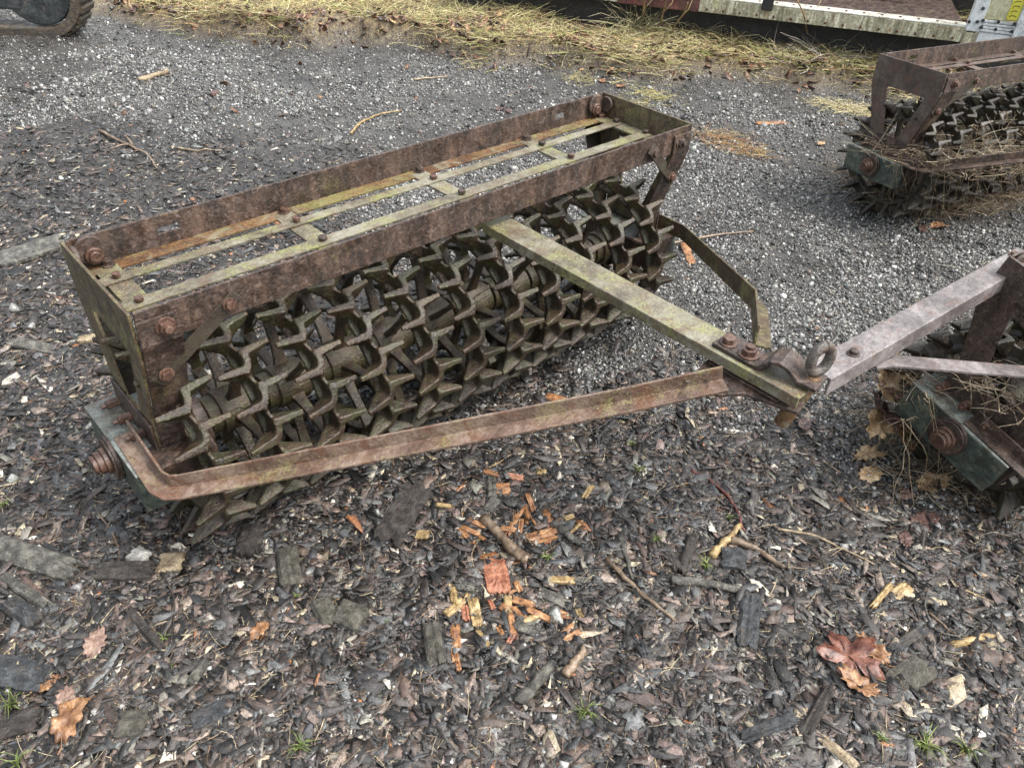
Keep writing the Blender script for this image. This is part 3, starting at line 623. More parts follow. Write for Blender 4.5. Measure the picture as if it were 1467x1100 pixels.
def slab(cx, cy, lpx, wpx, ang, th, mat, label, cat, name, jag=.2, group=None, lift=.004, seed=0, tilt=.06, bulge=.25):
    """irregular split piece: ragged outline in the ground plane (size given in photo pixels), domed top, real thickness"""
    rr = random.Random(seed * 13 + int(cx * 3 + cy)); c = at(cx, cy); sc_ = (c - CAM).length / F0; a = math.radians(-ang)
    # image direction -> ground direction
    e = (at(cx + 8 * math.cos(a), cy - 8 * math.sin(a)) - c); e.z = 0; e.normalize(); f = Vector((-e.y, e.x, 0))
    l = (at(cx + lpx / 2 * math.cos(a), cy - lpx / 2 * math.sin(a)) - at(cx - lpx / 2 * math.cos(a), cy + lpx / 2 * math.sin(a))).length / 2
    w = (at(cx - wpx / 2 * math.sin(a), cy - wpx / 2 * math.cos(a)) - at(cx + wpx / 2 * math.sin(a), cy + wpx / 2 * math.cos(a))).length / 2
    N = 34; out = []
    for i in range(N):
        t_ = 2 * math.pi * i / N; ct, st = math.cos(t_), math.sin(t_); q = (abs(ct) ** 9 + abs(st) ** 9) ** (-1 / 9)
        out.append((ct * q * l * (1 + rr.uniform(-jag, jag * .3)), st * q * w * (1 + rr.uniform(-jag, jag * .4) * .55)))
    tx, ty = rr.uniform(-tilt, tilt), rr.uniform(-tilt, tilt); zb_ = c.z + lift; vs = []; fs = []; gr = [rr.uniform(-1, 1) for _ in range(9)]
    def groove(y_):
        q = min(max((y_ / w + 1.2) / 2.4, 0), .999) * 8; i_ = int(q); return gr[i_] * (1 - (q - i_)) + gr[i_ + 1] * (q - i_)
    for lev, (k, hz) in enumerate(((1, 0), (1.0, th * .8), (.72, th * (1 + bulge)), (.35, th * (1 + bulge * 1.3)))):
        for (x_, y_) in out:
            jx = rr.uniform(-.12, .12) * w; p = c + e * (x_ * k) + f * (y_ * k); vs.append((p.x, p.y, zb_ + hz + (x_ * tx + y_ * ty) + (th * (.30 * groove(y_ * k) + rr.uniform(-.07, .07)) if lev else 0)))
    top = c + e * 0; vs.append((top.x, top.y, zb_ + th * (1 + bulge * 1.3) + th * .3 * groove(0))); vs.append((top.x, top.y, zb_))
    for lv in range(3):
        for i in range(N): j = (i + 1) % N; fs.append((lv * N + i, lv * N + j, lv * N + N + j, lv * N + N + i))
    for i in range(N): fs.append((3 * N + i, 3 * N + (i + 1) % N, 4 * N)); fs.append(((i + 1) % N, i, 4 * N + 1))
    m = MB(); m.add(vs, fs); o = m.build(name, WM[mat]); tag(o, label, cat, group); return o
def leaf(cx, cy, spx, ang, mat, label, kind='maple', curl=.35, lift=.006, z=None, tilt=(0, 0), seed=0, group=None):
    c = at(cx, cy) if z is None else at(cx, cy, z); r = spx * (c - CAM).length / F0 * .55; rr = random.Random(seed + int(cx + cy)); N = 60; rings = (0, .3, .55, .8, 1.0); vs = []
    ca, sa = math.cos(math.radians(ang)), math.sin(math.radians(ang)); ph = rr.uniform(0, 6)
    def h(x_, y_): return curl * r * (.5 * (x_ / r) ** 2 * math.sin(ph) + .6 * abs(y_ / r) + .35 * math.sin(3.1 * x_ / r + ph) * (y_ / r) + .20 * math.sin(9 * x_ / r + 3 * ph) * math.cos(8 * y_ / r))
    prof = []
    for i in range(N):
        t_ = 2 * math.pi * i / N
        if kind == 'maple': q = .55 + .42 * abs(math.cos(2.5 * t_)) ** 1.6 + .07 * math.cos(15 * t_) + (-.35 if abs(t_ - math.pi) < .18 else 0)
        elif kind == 'oak': q = (1 + .13 * math.cos(11 * t_ + .3)) * (1 - .18 * math.sin(t_ / 2 + .6))
        else: q = 1
        q *= rr.uniform(.93, 1.05); x_, y_ = math.cos(t_) * q * r, math.sin(t_) * q * r * (1 if kind == 'maple' else .62)
        prof.append((x_, y_))
    for k in rings[1:]:
        for x_, y_ in prof: vs.append((x_ * k, y_ * k, h(x_ * k, y_ * k)))
    vs.insert(0, (0, 0, h(0, 0))); n = len(vs); fs = [(0, 1 + i, 1 + (i + 1) % N) for i in range(N)]
    for lv in range(3):
        for i in range(N): j = (i + 1) % N; a = 1 + lv * N; fs.append((a + i, a + N + i, a + N + j, a + j))
    vs2 = [(x_, y_, z_ - .0012) for x_, y_, z_ in vs]; fs2 = [tuple(reversed([q + n for q in f])) for f in fs]
    e0 = 1 + 3 * N; fs3 = [(e0 + i, n + e0 + i, n + e0 + (i + 1) % N, e0 + (i + 1) % N) for i in range(N)]
    V = vs + vs2; mn = min(v[2] for v in V); Rm = Euler((tilt[0], tilt[1], 0)).to_matrix()
    V = [Rm @ Vector(v) for v in V]; V = [(c.x + v.x * ca - v.y * sa, c.y + v.x * sa + v.y * ca, c.z + lift + v.z - (mn if tilt == (0, 0) else 0)) for v in V]
    m = MB(); m.add(V, fs + fs2 + fs3)
    # midrib and stalk
    st = [Vector((c.x + ca * r * f, c.y + sa * r * f, c.z + lift + h(r * f, 0) - mn + .001)) for f in np.linspace(-1.25, .7, 8)]
    if tilt == (0, 0): m.tube(st, [.0016 * (1 - .5 * f) * max(1, r / .05) for f in np.linspace(0, 1, 8)], 5)
    o = m.build('leaf', WM[mat], smooth=True); tag(o, label, 'leaf', group); return o
# sticks
stick([(503, 193), (515, 178), (540, 168), (576, 166)], .009, 'yellow', 'curved pale yellow stick lying behind the roller')
stick([(143, 190), (170, 204), (190, 213), (212, 225), (226, 246)], .010, 'tan', 'forked tan branch left of the roller', 'branch', 'branch', forks=[((186, 210), (160, 218)), ((190, 210), (180, 198))])
stick([(200, 118), (222, 112), (241, 107)], .018, 'pale', 'short thick pale log stub on the wet gravel at top left', 'log', 'log_stub', taper=.9)
stick([(592, 116), (612, 114), (641, 113)], .010, 'pale', 'straight whitish stick lying on the gravel behind the roller')
stick([(990, 678), (1016, 690), (1035, 706), (1052, 728), (1065, 762)], .0065, 'red', 'curved red-brown stick below the hitch')
stick([(1020, 802), (1036, 782), (1057, 757)], .013, 'yellow', 'short yellow split piece of wood at the end of the red-brown stick', 'wood piece', 'split_wood', taper=.7)
stick([(1045, 776), (1070, 784), (1090, 796), (1122, 818)], .012, 'tan', 'smooth brown bent branch right of the yellow split wood', 'branch', 'branch')
stick([(693, 745), (715, 770), (738, 796), (756, 808)], .0155, 'tan', 'thick two-coloured brown stick across the orange chips', taper=.95)
stick([(793, 752), (812, 768), (832, 782)], .012, 'grey', 'short grey stick right of the orange chips', taper=.9)
stick([(742, 1012), (765, 988), (789, 962)], .016, 'grey', 'stubby grey branch piece in the lower middle litter', taper=.9)
stick([(808, 972), (825, 950), (838, 930)], .013, 'tan', 'stubby tan branch piece beside the grey one', taper=.8)
stick([(868, 806), (900, 838), (930, 862), (966, 892)], .008, 'tan', 'long thin straight stick right of the orange chips')
stick([(888, 770), (896, 800), (905, 832)], .008, 'grey', 'thin grey stick standing out left of the dark bark strips')
stick([(1112, 762), (1170, 772), (1215, 792), (1252, 810)], .005, 'pale', 'long thin light twig below the right-hand roller', 'twig', 'twig')
stick([(186, 775), (215, 792), (236, 828), (253, 862), (246, 922)], .0042, 'dark', 'long dark crooked twig at lower left', 'twig', 'twig')
stick([(140, 736), (160, 760), (172, 790), (168, 830)], .003, 'tan', 'thin tan twig hooked over the weathered planks at left', 'twig', 'twig')
stick([(905, 366), (960, 352), (1030, 340), (1078, 334)], .009, 'tan', 'crooked stick lying on the gravel behind the right draw arm')
stick([(250, 770), (290, 758), (345, 742)], .004, 'yellow', 'pale split twig under the wet red leaf', 'twig', 'twig')
stick([(248, 688), (256, 720), (262, 790)], .0045, 'dark', 'thin dark stem standing below the corner of the draw arm', 'twig', 'twig')
stick([(1330, 880), (1352, 900), (1395, 935)], .004, 'tan', 'curved thin root at lower right', 'root', 'root')
stick([(1328, 848), (1322, 872), (1335, 905), (1400, 925), (1440, 932)], .003, 'grey', 'long looping thin root at the lower right', 'root', 'root')
stick([(700, 672), (716, 664), (732, 652)], .0028, 'yellow', 'thin straw-coloured stalk below the draw arm', 'twig', 'twig')
stick([(252, 215), (290, 217), (318, 218)], .006, 'pale', 'short pale stick among the litter behind the roller')
stick([(1370, 842), (1395, 852), (1428, 866)], .003, 'yellow', 'short straight yellow stalk at the lower right', 'twig', 'twig')
stick([(960, 835), (1000, 838), (1058, 848)], .014, 'grey', 'cracked grey stick above the dark upright slab', taper=.8)
# bark strips and slabs
slab(985, 795, 62, 16, 108, .014, 'bark', 'narrow reddish bark strip standing left of the yellow split wood', 'bark piece', 'bark_strip', seed=2)
slab(960, 800, 48, 14, 70, .012, 'bark', 'short curved bark strip left of the narrow reddish one', 'bark piece', 'bark_strip', seed=3)
slab(1072, 892, 80, 30, 98, .012, 'slate', 'dark grey upright bark slab at the lower right of the chips', 'bark piece', 'bark_piece', seed=4)
slab(1050, 805, 40, 28, 10, .016, 'slate', 'dark angular bark block beneath the bent brown branch', 'bark piece', 'bark_piece', seed=5)
slab(578, 735, 105, 44, 118, .006, 'bark', 'large flat dark bark sheet left of the chips', 'bark piece', 'bark_piece', seed=6, tilt=.02)
slab(415, 815, 54, 30, 85, .016, 'clay', 'large beige clod left of the middle', 'clod', 'soil_clod', jag=.1, seed=7, bulge=.6)
slab(467, 880, 40, 30, 60, .018, 'clay', 'beige clod below the large one', 'clod', 'soil_clod', jag=.1, seed=8, bulge=.6)
slab(502, 885, 46, 34, 10, .018, 'clay', 'rounded beige clod next to two others', 'clod', 'soil_clod', jag=.1, seed=9, bulge=.6)
slab(622, 925, 60, 26, 80, .018, 'clay', 'long upright clod below the yellow chips', 'clod', 'soil_clod', jag=.12, seed=10, bulge=.5)
slab(360, 775, 50, 34, 100, .014, 'bark', 'dark square bark piece under the draw arm corner', 'bark piece', 'bark_piece', seed=11)
slab(35, 800, 150, 30, 24, .02, 'grey', 'weathered grey plank lying at the left edge', 'plank', 'broken_plank', seed=12, tilt=.02)
slab(30, 845, 130, 18, 28, .016, 'grey', 'narrow weathered plank below the wider one at left', 'plank', 'broken_plank', seed=13, tilt=.02)
slab(34, 882, 50, 26, 32, .022, 'slate', 'smooth dark slate-coloured stone at the left edge', 'stone', 'stone', jag=.08, seed=14, bulge=.5)
slab(22, 965, 90, 44, 12, .010, 'slate', 'broad blue-grey bark slab at the left edge', 'bark piece', 'bark_piece', seed=15, tilt=.02)
slab(25, 1040, 64, 34, 0, .010, 'bark', 'pale brown bark slab at the lower left corner', 'bark piece', 'bark_piece', seed=16)
slab(180, 822, 86, 20, 4, .018, 'bark', 'crumbling brown bark-covered stick at lower left', 'bark piece', 'bark_strip', seed=17)
slab(200, 800, 26, 26, 30, .016, 'white', 'white fibrous clump above the crumbling bark stick', 'scrap', 'fibre_clump', seed=18, jag=.4)
slab(245, 808, 40, 22, 5, .010, 'pale', 'orange and cream flake beside the white clump', 'wood chip', 'wood_chip', seed=19)
slab(545, 655, 22, 16, 20, .010, 'white', 'small white scrap just below the draw arm', 'scrap', 'fibre_clump', seed=20, jag=.4)
slab(305, 1025, 64, 24, -30, .012, 'slate', 'blue-grey rotten bark block at lower left', 'bark piece', 'bark_piece', seed=21)
slab(285, 965, 46, 14, -60, .012, 'grey', 'grey splintered strip above the blue-grey block', 'bark piece', 'bark_strip', seed=22)
slab(190, 1040, 44, 36, 0, .016, 'clay', 'crumbly grey-brown lump at lower left', 'clod', 'soil_clod', seed=23)
slab(210, 905, 80, 14, 50, .012, 'bark', 'long dark bark splinter pointing at the pinkish leaf', 'bark piece', 'bark_strip', seed=24)
slab(1100, 1045, 84, 22, -28, .012, 'slate', 'long dark bark slab near the bottom edge at right', 'bark piece', 'bark_piece', seed=25)
slab(1170, 1020, 80, 20, -60, .012, 'bark', 'narrow bark strip below the large curled leaf', 'bark piece', 'bark_strip', seed=26)
slab(1305, 968, 50, 34, -20, .008, 'clay', 'grey-green flat leaf-like flake right of the large leaf', 'bark piece', 'bark_piece', seed=27)
slab(1300, 918, 60, 14, -30, .010, 'slate', 'dark blue-grey strip above the grey-green flake', 'bark piece', 'bark_strip', seed=28)
slab(1395, 918, 70, 10, -20, .010, 'yellow', 'long golden splinter near the right edge', 'wood chip', 'wood_chip', seed=29)
slab(1262, 855, 44, 9, -50, .008, 'yellow', 'thin yellow splinter above the large curled leaf', 'wood chip', 'wood_chip', seed=30)
slab(1288, 850, 26, 18, -30, .008, 'yellow', 'blunt yellow chip beside the thin yellow splinter', 'wood chip', 'wood_chip', seed=31)
slab(1200, 1080, 70, 14, 25, .010, 'pale', 'pale splinter at the bottom edge near the right', 'wood chip', 'wood_chip', seed=32)
slab(1190, 770, 90, 12, -14, .012, 'bark', 'dark bark strip beside the long light twig', 'bark piece', 'bark_strip', seed=33)
slab(800, 575, 40, 10, 15, .010, 'orange', 'orange-brown splinter against the rings above the draw arm', 'wood chip', 'wood_chip', seed=35)
slab(1105, 178, 8, 20, 30, .008, 'orange', 'orange chip standing out on the far gravel at right', 'wood chip', 'wood_chip', seed=36)
slab(985, 365, 12, 26, 5, .01, 'orange', 'orange chip on the gravel beside the crooked stick', 'wood chip', 'wood_chip', seed=37)
slab(45, 362, 110, 20, -12, .02, 'grey', 'pale rotten plank reaching behind the left end of the roller', 'plank', 'broken_plank', seed=38, tilt=.02)
slab(130, 488, 34, 10, 2, .012, 'pale', 'short pale broken wood piece beside the end plate', 'wood piece', 'split_wood', seed=39)
slab(60, 500, 90, 14, 12, .010, 'grey', 'grey bark strip left of the end plate', 'bark piece', 'bark_strip', seed=40)
# the heap of fresh chips
slab(711, 829, 54, 34, 80, .016, 'redchip', 'largest reddish orange slab of split wood in the chip heap', 'wood chip', 'wood_chip', jag=.12, seed=50, bulge=.12)
GR = 'fresh wood chips in front of the roller'; CH = []
def chips(mat, label, arr):
    for i, (u, v, l, w, a) in enumerate(arr): CH.append((label, u, v, l, slab(u, v, l, w, a, .004 + w * .0003, mat, label, 'wood chip', 'wood_chip', jag=.2, group=GR, seed=60 + i, tilt=.15, bulge=.1)))
LM = [(725, 777, 'thick stick'), (711, 829, 'largest red slab'), (812, 768, 'short grey stick'), (622, 925, 'long upright clod'), (917, 850, 'long straight stick'), (578, 735, 'flat dark bark sheet')]
def label_chips():
    g = {}
    for (nm, u, v, l, o) in CH:
        d_, lm = min((math.hypot(u - a, v - b_), (a, b_, n_)) for a, b_, n_ in LM); dx, dy = u - lm[0], v - lm[1]
        w_ = ('right of' if dx > 0 else 'left of') if abs(dx) > abs(dy) else ('below' if dy > 0 else 'above'); g.setdefault((nm, w_, lm[2]), []).append((d_, l, o))
    od = ['nearest', 'second nearest', 'third nearest', 'fourth nearest', 'fifth nearest', 'sixth nearest', 'seventh nearest', 'eighth nearest', 'ninth nearest', 'tenth nearest']
    for (nm, w_, lm), ls in g.items():
        ls.sort(key=lambda q: q[0])
        for k, (d_, l, o) in enumerate(ls): o['label'] = (nm + ' ' + w_ + ' the ' + lm) if len(ls) == 1 else (nm + ', ' + od[min(k, 9)] + ' ' + w_ + ' the ' + lm)
chips('orange', 'orange wood splinter', [
    (674, 762, 30, 9, 40), (684, 752, 30, 8, 35), (670, 774, 26, 7, 30), (682, 768, 34, 6, 38), (742, 742, 30, 6, -50), (735, 752, 36, 8, -62), (752, 730, 34, 8, 72), (760, 722, 24, 7, 70),
    (728, 760, 22, 8, 10), (719, 703, 24, 14, 15), (774, 772, 44, 18, -12), (792, 764, 20, 9, -20), (746, 756, 20, 7, -80), (755, 752, 22, 4, 70), (764, 748, 20, 4, 65), (664, 765, 22, 8, 60),
    (655, 950, 30, 8, 80), (653, 915, 34, 14, 86), (651, 935, 34, 10, 84), (730, 875, 30, 9, 15), (750, 865, 34, 10, 18), (745, 880, 26, 8, 30), (772, 882, 36, 9, 28), (800, 880, 26, 12, 25),
    (733, 895, 30, 8, 82), (742, 842, 18, 8, 60), (735, 850, 18, 7, -30), (820, 912, 26, 8, -20), (812, 905, 24, 6, -35), (716, 905, 18, 8, 70), (705, 660 + 20, 26, 8, 12)])
chips('yellow', 'pale yellow wood chip', [
    (649, 848, 44, 10, 84), (652, 872, 34, 12, -35), (681, 880, 38, 16, 80), (728, 875, 34, 12, 84), (806, 833, 36, 12, 2), (815, 743, 16, 9, -30), (828, 755, 46, 4, -52), (638, 726, 26, 5, 4), (776, 668 + 10, 14, 9, 10),
    (757, 889, 34, 9, -25), (830, 882, 24, 9, 60), (842, 706, 22, 8, -55), (690, 912, 18, 6, 40), (698, 920, 16, 5, 80), (605, 768, 20, 14, 20), (668, 862, 22, 9, -70)])
chips('redchip', 'dark red wood chip', [(667, 880, 24, 12, 84), (775, 778, 26, 8, -8), (738, 685, 26, 9, 15), (704, 868, 16, 8, 70), (733, 915, 22, 8, -60)])
chips('grey', 'grey weathered wood chip', [(705, 700, 30, 14, 88), (706, 724, 26, 16, -60), (666, 842, 30, 16, 10), (755, 900, 40, 22, 15), (832, 833, 24, 10, 0), (800, 862, 60, 12, 25), (690, 846, 24, 10, -20)])
label_chips()
# leaves
leaf(1213, 948, 78, 60, 'leafred', 'large wet curled red-brown maple leaf at the lower right', curl=.42)
leaf(1244, 940, 44, 80, 'leafor', 'orange folded lobe lying on the right of the large maple leaf', 'oak', curl=.6, lift=.02)
leaf(1228, 985, 46, 100, 'leafor', 'narrow orange leaf trailing below the large maple leaf', 'oak', curl=.5)
leaf(301, 751, 52, 20, 'leafred', 'shiny dark red maple leaf under the corner of the draw arm', curl=.45)
leaf(136, 926, 40, 60, 'leafpink', 'pale pinkish leaf at lower left', 'oak', curl=.3)
leaf(106, 1040, 56, 50, 'leafor', 'orange-brown wet rolled leaf at the lower left', 'oak', curl=.7)
leaf(68, 982, 26, 10, 'leafor', 'small orange leaf fragment left of the pinkish leaf', 'oak')
leaf(95, 1005, 34, 70, 'leafpink', 'pink torn leaf above the orange-brown rolled leaf', 'oak')
leaf(372, 907, 30, 20, 'leafor', 'small yellow-orange leaf in the lower left middle', 'oak')
leaf(1242, 655, 42, -20, 'leaftan', 'tan oak leaf left of the right-hand roller', 'oak', curl=.5)
leaf(1243, 684, 40, 0, 'leaftan', 'tan oak leaf just below another by the right-hand roller', 'oak', curl=.4)
leaf(1330, 698, 46, -10, 'leaftan', 'orange-tan oak leaf under the right-hand block', 'oak', curl=.6)
leaf(1296, 712, 26, -10, 'leafpink', 'small pinkish oak leaf left of the orange-tan one', 'oak')
leaf(1320, 752, 50, 0, 'leafpurple', 'dull purple-brown oval leaf lying below the right-hand roller', 'oak', curl=.15)
leaf(1295, 775, 26, 30, 'leafpurple', 'small purple-brown leaf below the oval one', 'oak', curl=.2)
leaf(1342, 327, 26, -20, 'leafor', 'orange-brown leaf on the gravel below the far roller', 'oak')
leaf(1320, 330, 20, 30, 'leafpurple', 'small dark leaf left of the orange one by the far roller', 'oak')
leaf(1175, 208, 14, 10, 'leaftan', 'small tan leaf on the gravel left of the far roller', 'oak')
leaf(889, 125, 16, 0, 'leafor', 'small orange leaf behind the right end of the roller', 'oak')
leaf(862, 118, 14, 40, 'leafor', 'small red-orange leaf behind the roller, left of another', 'oak')
leaf(716, 158, 16, 10, 'leafpurple', 'dark leaf behind the back rail', 'oak'); leaf(728, 161, 14, 60, 'leafpurple', 'second dark leaf behind the back rail, nearer to it', 'oak')
leaf(1150, 590 + 22, 26, 40, 'leafpurple', 'small brown leaf on the ground under the hitch pin', 'oak')
for i, (u, v, sp, a, mt, zz, lb) in enumerate([(1268, 548, 60, 30, 'leaftan', -.63, 'topmost crumpled tan oak leaf caught against the right-hand roller'), (1280, 572, 58, 100, 'leafpink', -.66, 'pinkish oak leaf in the middle of the clump by the right-hand roller'),
        (1262, 590, 60, 60, 'leafpurple', -.70, 'dark purple oak leaf in the clump by the right-hand roller'), (1258, 604, 60, 10, 'leaftan', -.74, 'pale lower oak leaf of the clump by the right-hand roller'),
        (1298, 546, 36, 70, 'leaftan', -.62, 'golden oak leaf at the right of the clump beside the block'), (1290, 628, 50, 40, 'leafor', -.80, 'brown withered oak leaf under the clump by the block')]):
    leaf(u, v, sp, a, mt, lb, 'oak', curl=.6, z=zz, tilt=(.35 + .1 * i, -.5 + .13 * i))
# small grass tufts
def tuft(u, v, px, n, label, pale=False, group=None):
    c = at(u, v); r = px * (c - CAM).length / F0 * .42; m = MB(); rr = random.Random(int(u * 7 + v))
    for i in range(n):
        a = rr.uniform(0, 6.28); l = r * rr.uniform(.6, 1.3); b0 = c + Vector((rr.uniform(-.2, .2) * r, rr.uniform(-.2, .2) * r, -.002)); q = []
        for f in (0, .35, .7, 1): q.append(b0 + Vector((math.cos(a) * l * f * f * .9, math.sin(a) * l * f * f * .9, l * .75 * math.sin(f * 2.0))))
        m.tube(q, [.0016, .0018, .0013, .0004], 3)
    o = m.build('grass_tuft', WM['yellow' if pale else 'green'], smooth=True); tag(o, label, 'grass tuft', group); return o
for u, v, px, n, lb in [(20, 1012, 50, 16, 'green grass tuft at the left edge near the bottom'), (236, 915, 26, 10, 'tiny green tuft at lower left'), (6, 725, 30, 9, 'green tuft at the left edge beside the weathered plank'), (430, 1072, 46, 22, 'green tuft at the bottom edge left of the middle'),
        (836, 1022, 48, 22, 'green tuft near the bottom middle'), (785, 800, 30, 16, 'green tuft beside the lower end of the thick stick'), (1320, 1072, 60, 22, 'largest green tuft at the bottom right'), (915, 675, 26, 12, 'green tuft below the draw arm'), (1045, 745, 26, 12, 'green tuft beside the curved red-brown stick'),
        (940, 775, 30, 12, 'green tuft left of the bark strips'), (1010, 812, 40, 14, 'green tuft below the yellow split wood'), (555, 890, 14, 7, 'tiny green tuft below the clods'), (1380, 1078, 50, 14, 'green tuft at the bottom right corner'), (246, 955, 18, 6, 'tiny bent green blade tuft at lower left'),
        (1262, 1060, 30, 10, 'small green tuft left of the largest one'), (905, 637, 22, 9, 'tiny green tuft just under the draw arm bend'), (425, 855, 18, 7, 'tiny green tuft above the beige clods'), (30, 1095, 50, 12, 'green blades at the lower left corner')]: tuft(u, v, px, n, lb)
# straw wound round the two other rollers and thin patches of straw
def strawheap(name, pts, n, label, ln=(.10, .34), spread=.06, zs=(0, .2), pal=None, wd=(.0010, .0022), elev=.5):
    xs = []; ys = []; z0 = []
    for i in range(n):
        u, v, zz = pts[RNG.integers(len(pts))]; p = at(u, v, zz) if zz is not None else at(u, v); xs.append(p.x + RNG.normal(0, spread)); ys.append(p.y + RNG.normal(0, spread)); z0.append(p.z + RNG.uniform(*zs))
    x = np.array(xs); y = np.array(ys); z = np.maximum(np.array(z0), ground_h(x, y) + .004)
    o = blades(name, x, y, RNG.uniform(*ln, n), RNG.uniform(*wd, n), pal or [(.34, .27, .17), (.24, .175, .11), (.13, .09, .06), (.48, .42, .30)], [4, 5, 6, 2], elev, 1.1, z0=z); tag(o, label, 'straw', kind='stuff')
strawheap('straw_tangle', [(1240, 270, None), (1270, 290, None), (1310, 300, None), (1360, 280, None), (1400, 290, None), (1440, 280, None), (1300, 250, -.8), (1380, 230, -.75), (1330, 215, -.6), (1420, 240, -.7), (1460, 250, -.8), (1290, 225, -.62), (1350, 240, -.62), (1400, 232, -.6), (1450, 215, -.6), (1330, 300, None), (1380, 300, None), (1430, 285, None), (1350, 200, -.55), (1250, 262, None)], 2400, 'dry straw tangled round the rings of the far roller', zs=(0, .05), spread=.09)
strawheap('straw_tangle', [(1310, 560, -.6), (1330, 545, -.55), (1400, 480, -.45), (1380, 500, -.5), (1440, 450, -.4), (1340, 700, None), (1290, 680, None), (1400, 720, None), (1440, 570, -.40), (1460, 480, -.42), (1275, 640, None), (1265, 620, None), (1270, 600, -.8), (1285, 590, -.7)], 560, 'dry straw and stalks hanging on the right-hand roller', ln=(.06, .22), zs=(-.04, .04), spread=.05, wd=(.0008, .0016))
strawheap('straw_patch', [(1030, 205, None), (1060, 215, None), (1085, 222, None), (1000, 195, None), (1045, 200, None)], 420, 'patch of orange-brown straw on the gravel right of the roller', ln=(.04, .12), pal=[(.36, .20, .09), (.42, .30, .13), (.25, .12, .05), (.5, .42, .2)], zs=(0, .02), elev=.2, spread=.07)
strawheap('straw_patch', [(1185, 152, None), (1215, 160, None), (1240, 165, None)], 330, 'patch of pale straw left of the far roller', ln=(.06, .16), zs=(0, .03), elev=.2, spread=.08, pal=[(.55, .48, .25), (.45, .36, .16), (.6, .54, .33), (.35, .3, .12)])
strawheap('straw_patch', [(920, 135, None), (945, 142, None), (900, 150, None), (830, 115, None)], 260, 'thin yellow grass patch behind the right end of the roller', ln=(.05, .14), zs=(0, .02), elev=.2, spread=.08, pal=[(.50, .45, .2), (.4, .34, .12), (.3, .28, .1), (.5, .4, .2)])
def hanging(label, tops, n, reach, seed):
    rr = random.Random(seed); m = MB()
    for i in range(n):
        u, v, z = tops[rr.randrange(len(tops))]; a = at(u + rr.uniform(-14, 14), v, z); e = at(u + rr.uniform(-45, 45), v + rr.uniform(*reach)); mid = a.lerp(e, .4) + Vector((rr.uniform(-.08, .08), rr.uniform(-.08, .08), rr.uniform(.02, .12))); P = []
        for f in np.linspace(0, 1, 8): P.append(a * (1 - f) ** 2 + mid * 2 * f * (1 - f) + e * f * f + Vector((rr.uniform(-.008, .008), rr.uniform(-.008, .008), 0)))
        r_ = rr.uniform(.0010, .0022); m.tube(P, [r_ * (1 - .5 * f) for f in np.linspace(0, 1, 8)], 4)
    o = m.build('hanging_stalks', WM['pale'], smooth=True); tag(o, label, 'stalks', kind='stuff')
hanging('dry stalks hanging over the draw arm of the far roller', [(1330, 232, -.5), (1355, 230, -.5), (1380, 226, -.5), (1405, 222, -.5), (1430, 218, -.5), (1455, 214, -.5), (1300, 215, -.4), (1440, 160, -.3), (1400, 180, -.35)], 120, (30, 105), 3)
hanging('dry stalks hanging round the right-hand block', [(1330, 570, -.45), (1300, 600, -.6), (1400, 545, -.4), (1450, 560, -.4)], 26, (50, 140), 4)
# ---------------------------------------------------------------- truck body beyond the verge
zb = -.55; DB = at(1375, 61, zb) - at(1000, 17, zb); DB.z = 0; DB.normalize(); NB = Vector((-DB.y, DB.x, 0)); CB = NB.dot(at(1000, 17, zb))
def onp(u, v, off=0):
    d = RIGHT * ((u - W0 / 2) / F0) - UP * ((v - H0 / 2) / F0) + FWD; k = (CB + off - NB.dot(CAM)) / NB.dot(d); p = CAM + d * k; return p.dot(DB), p.z
def pb(s_, n_, z_): p = DB * s_ + NB * (CB + n_); return (p.x, p.y, z_)
def bbox(m, s0, s1, n0, n1, z0, z1): return m.hexa([pb(s0, n0, z0), pb(s1, n0, z0), pb(s1, n1, z0), pb(s0, n1, z0), pb(s0, n0, z1), pb(s1, n0, z1), pb(s1, n1, z1), pb(s0, n1, z1)])
sA = onp(1000, 17)[0]; sP = onp(1376, 61)[0]; sR = onp(885, 4)[0]; sL = onp(640, -14)[0]
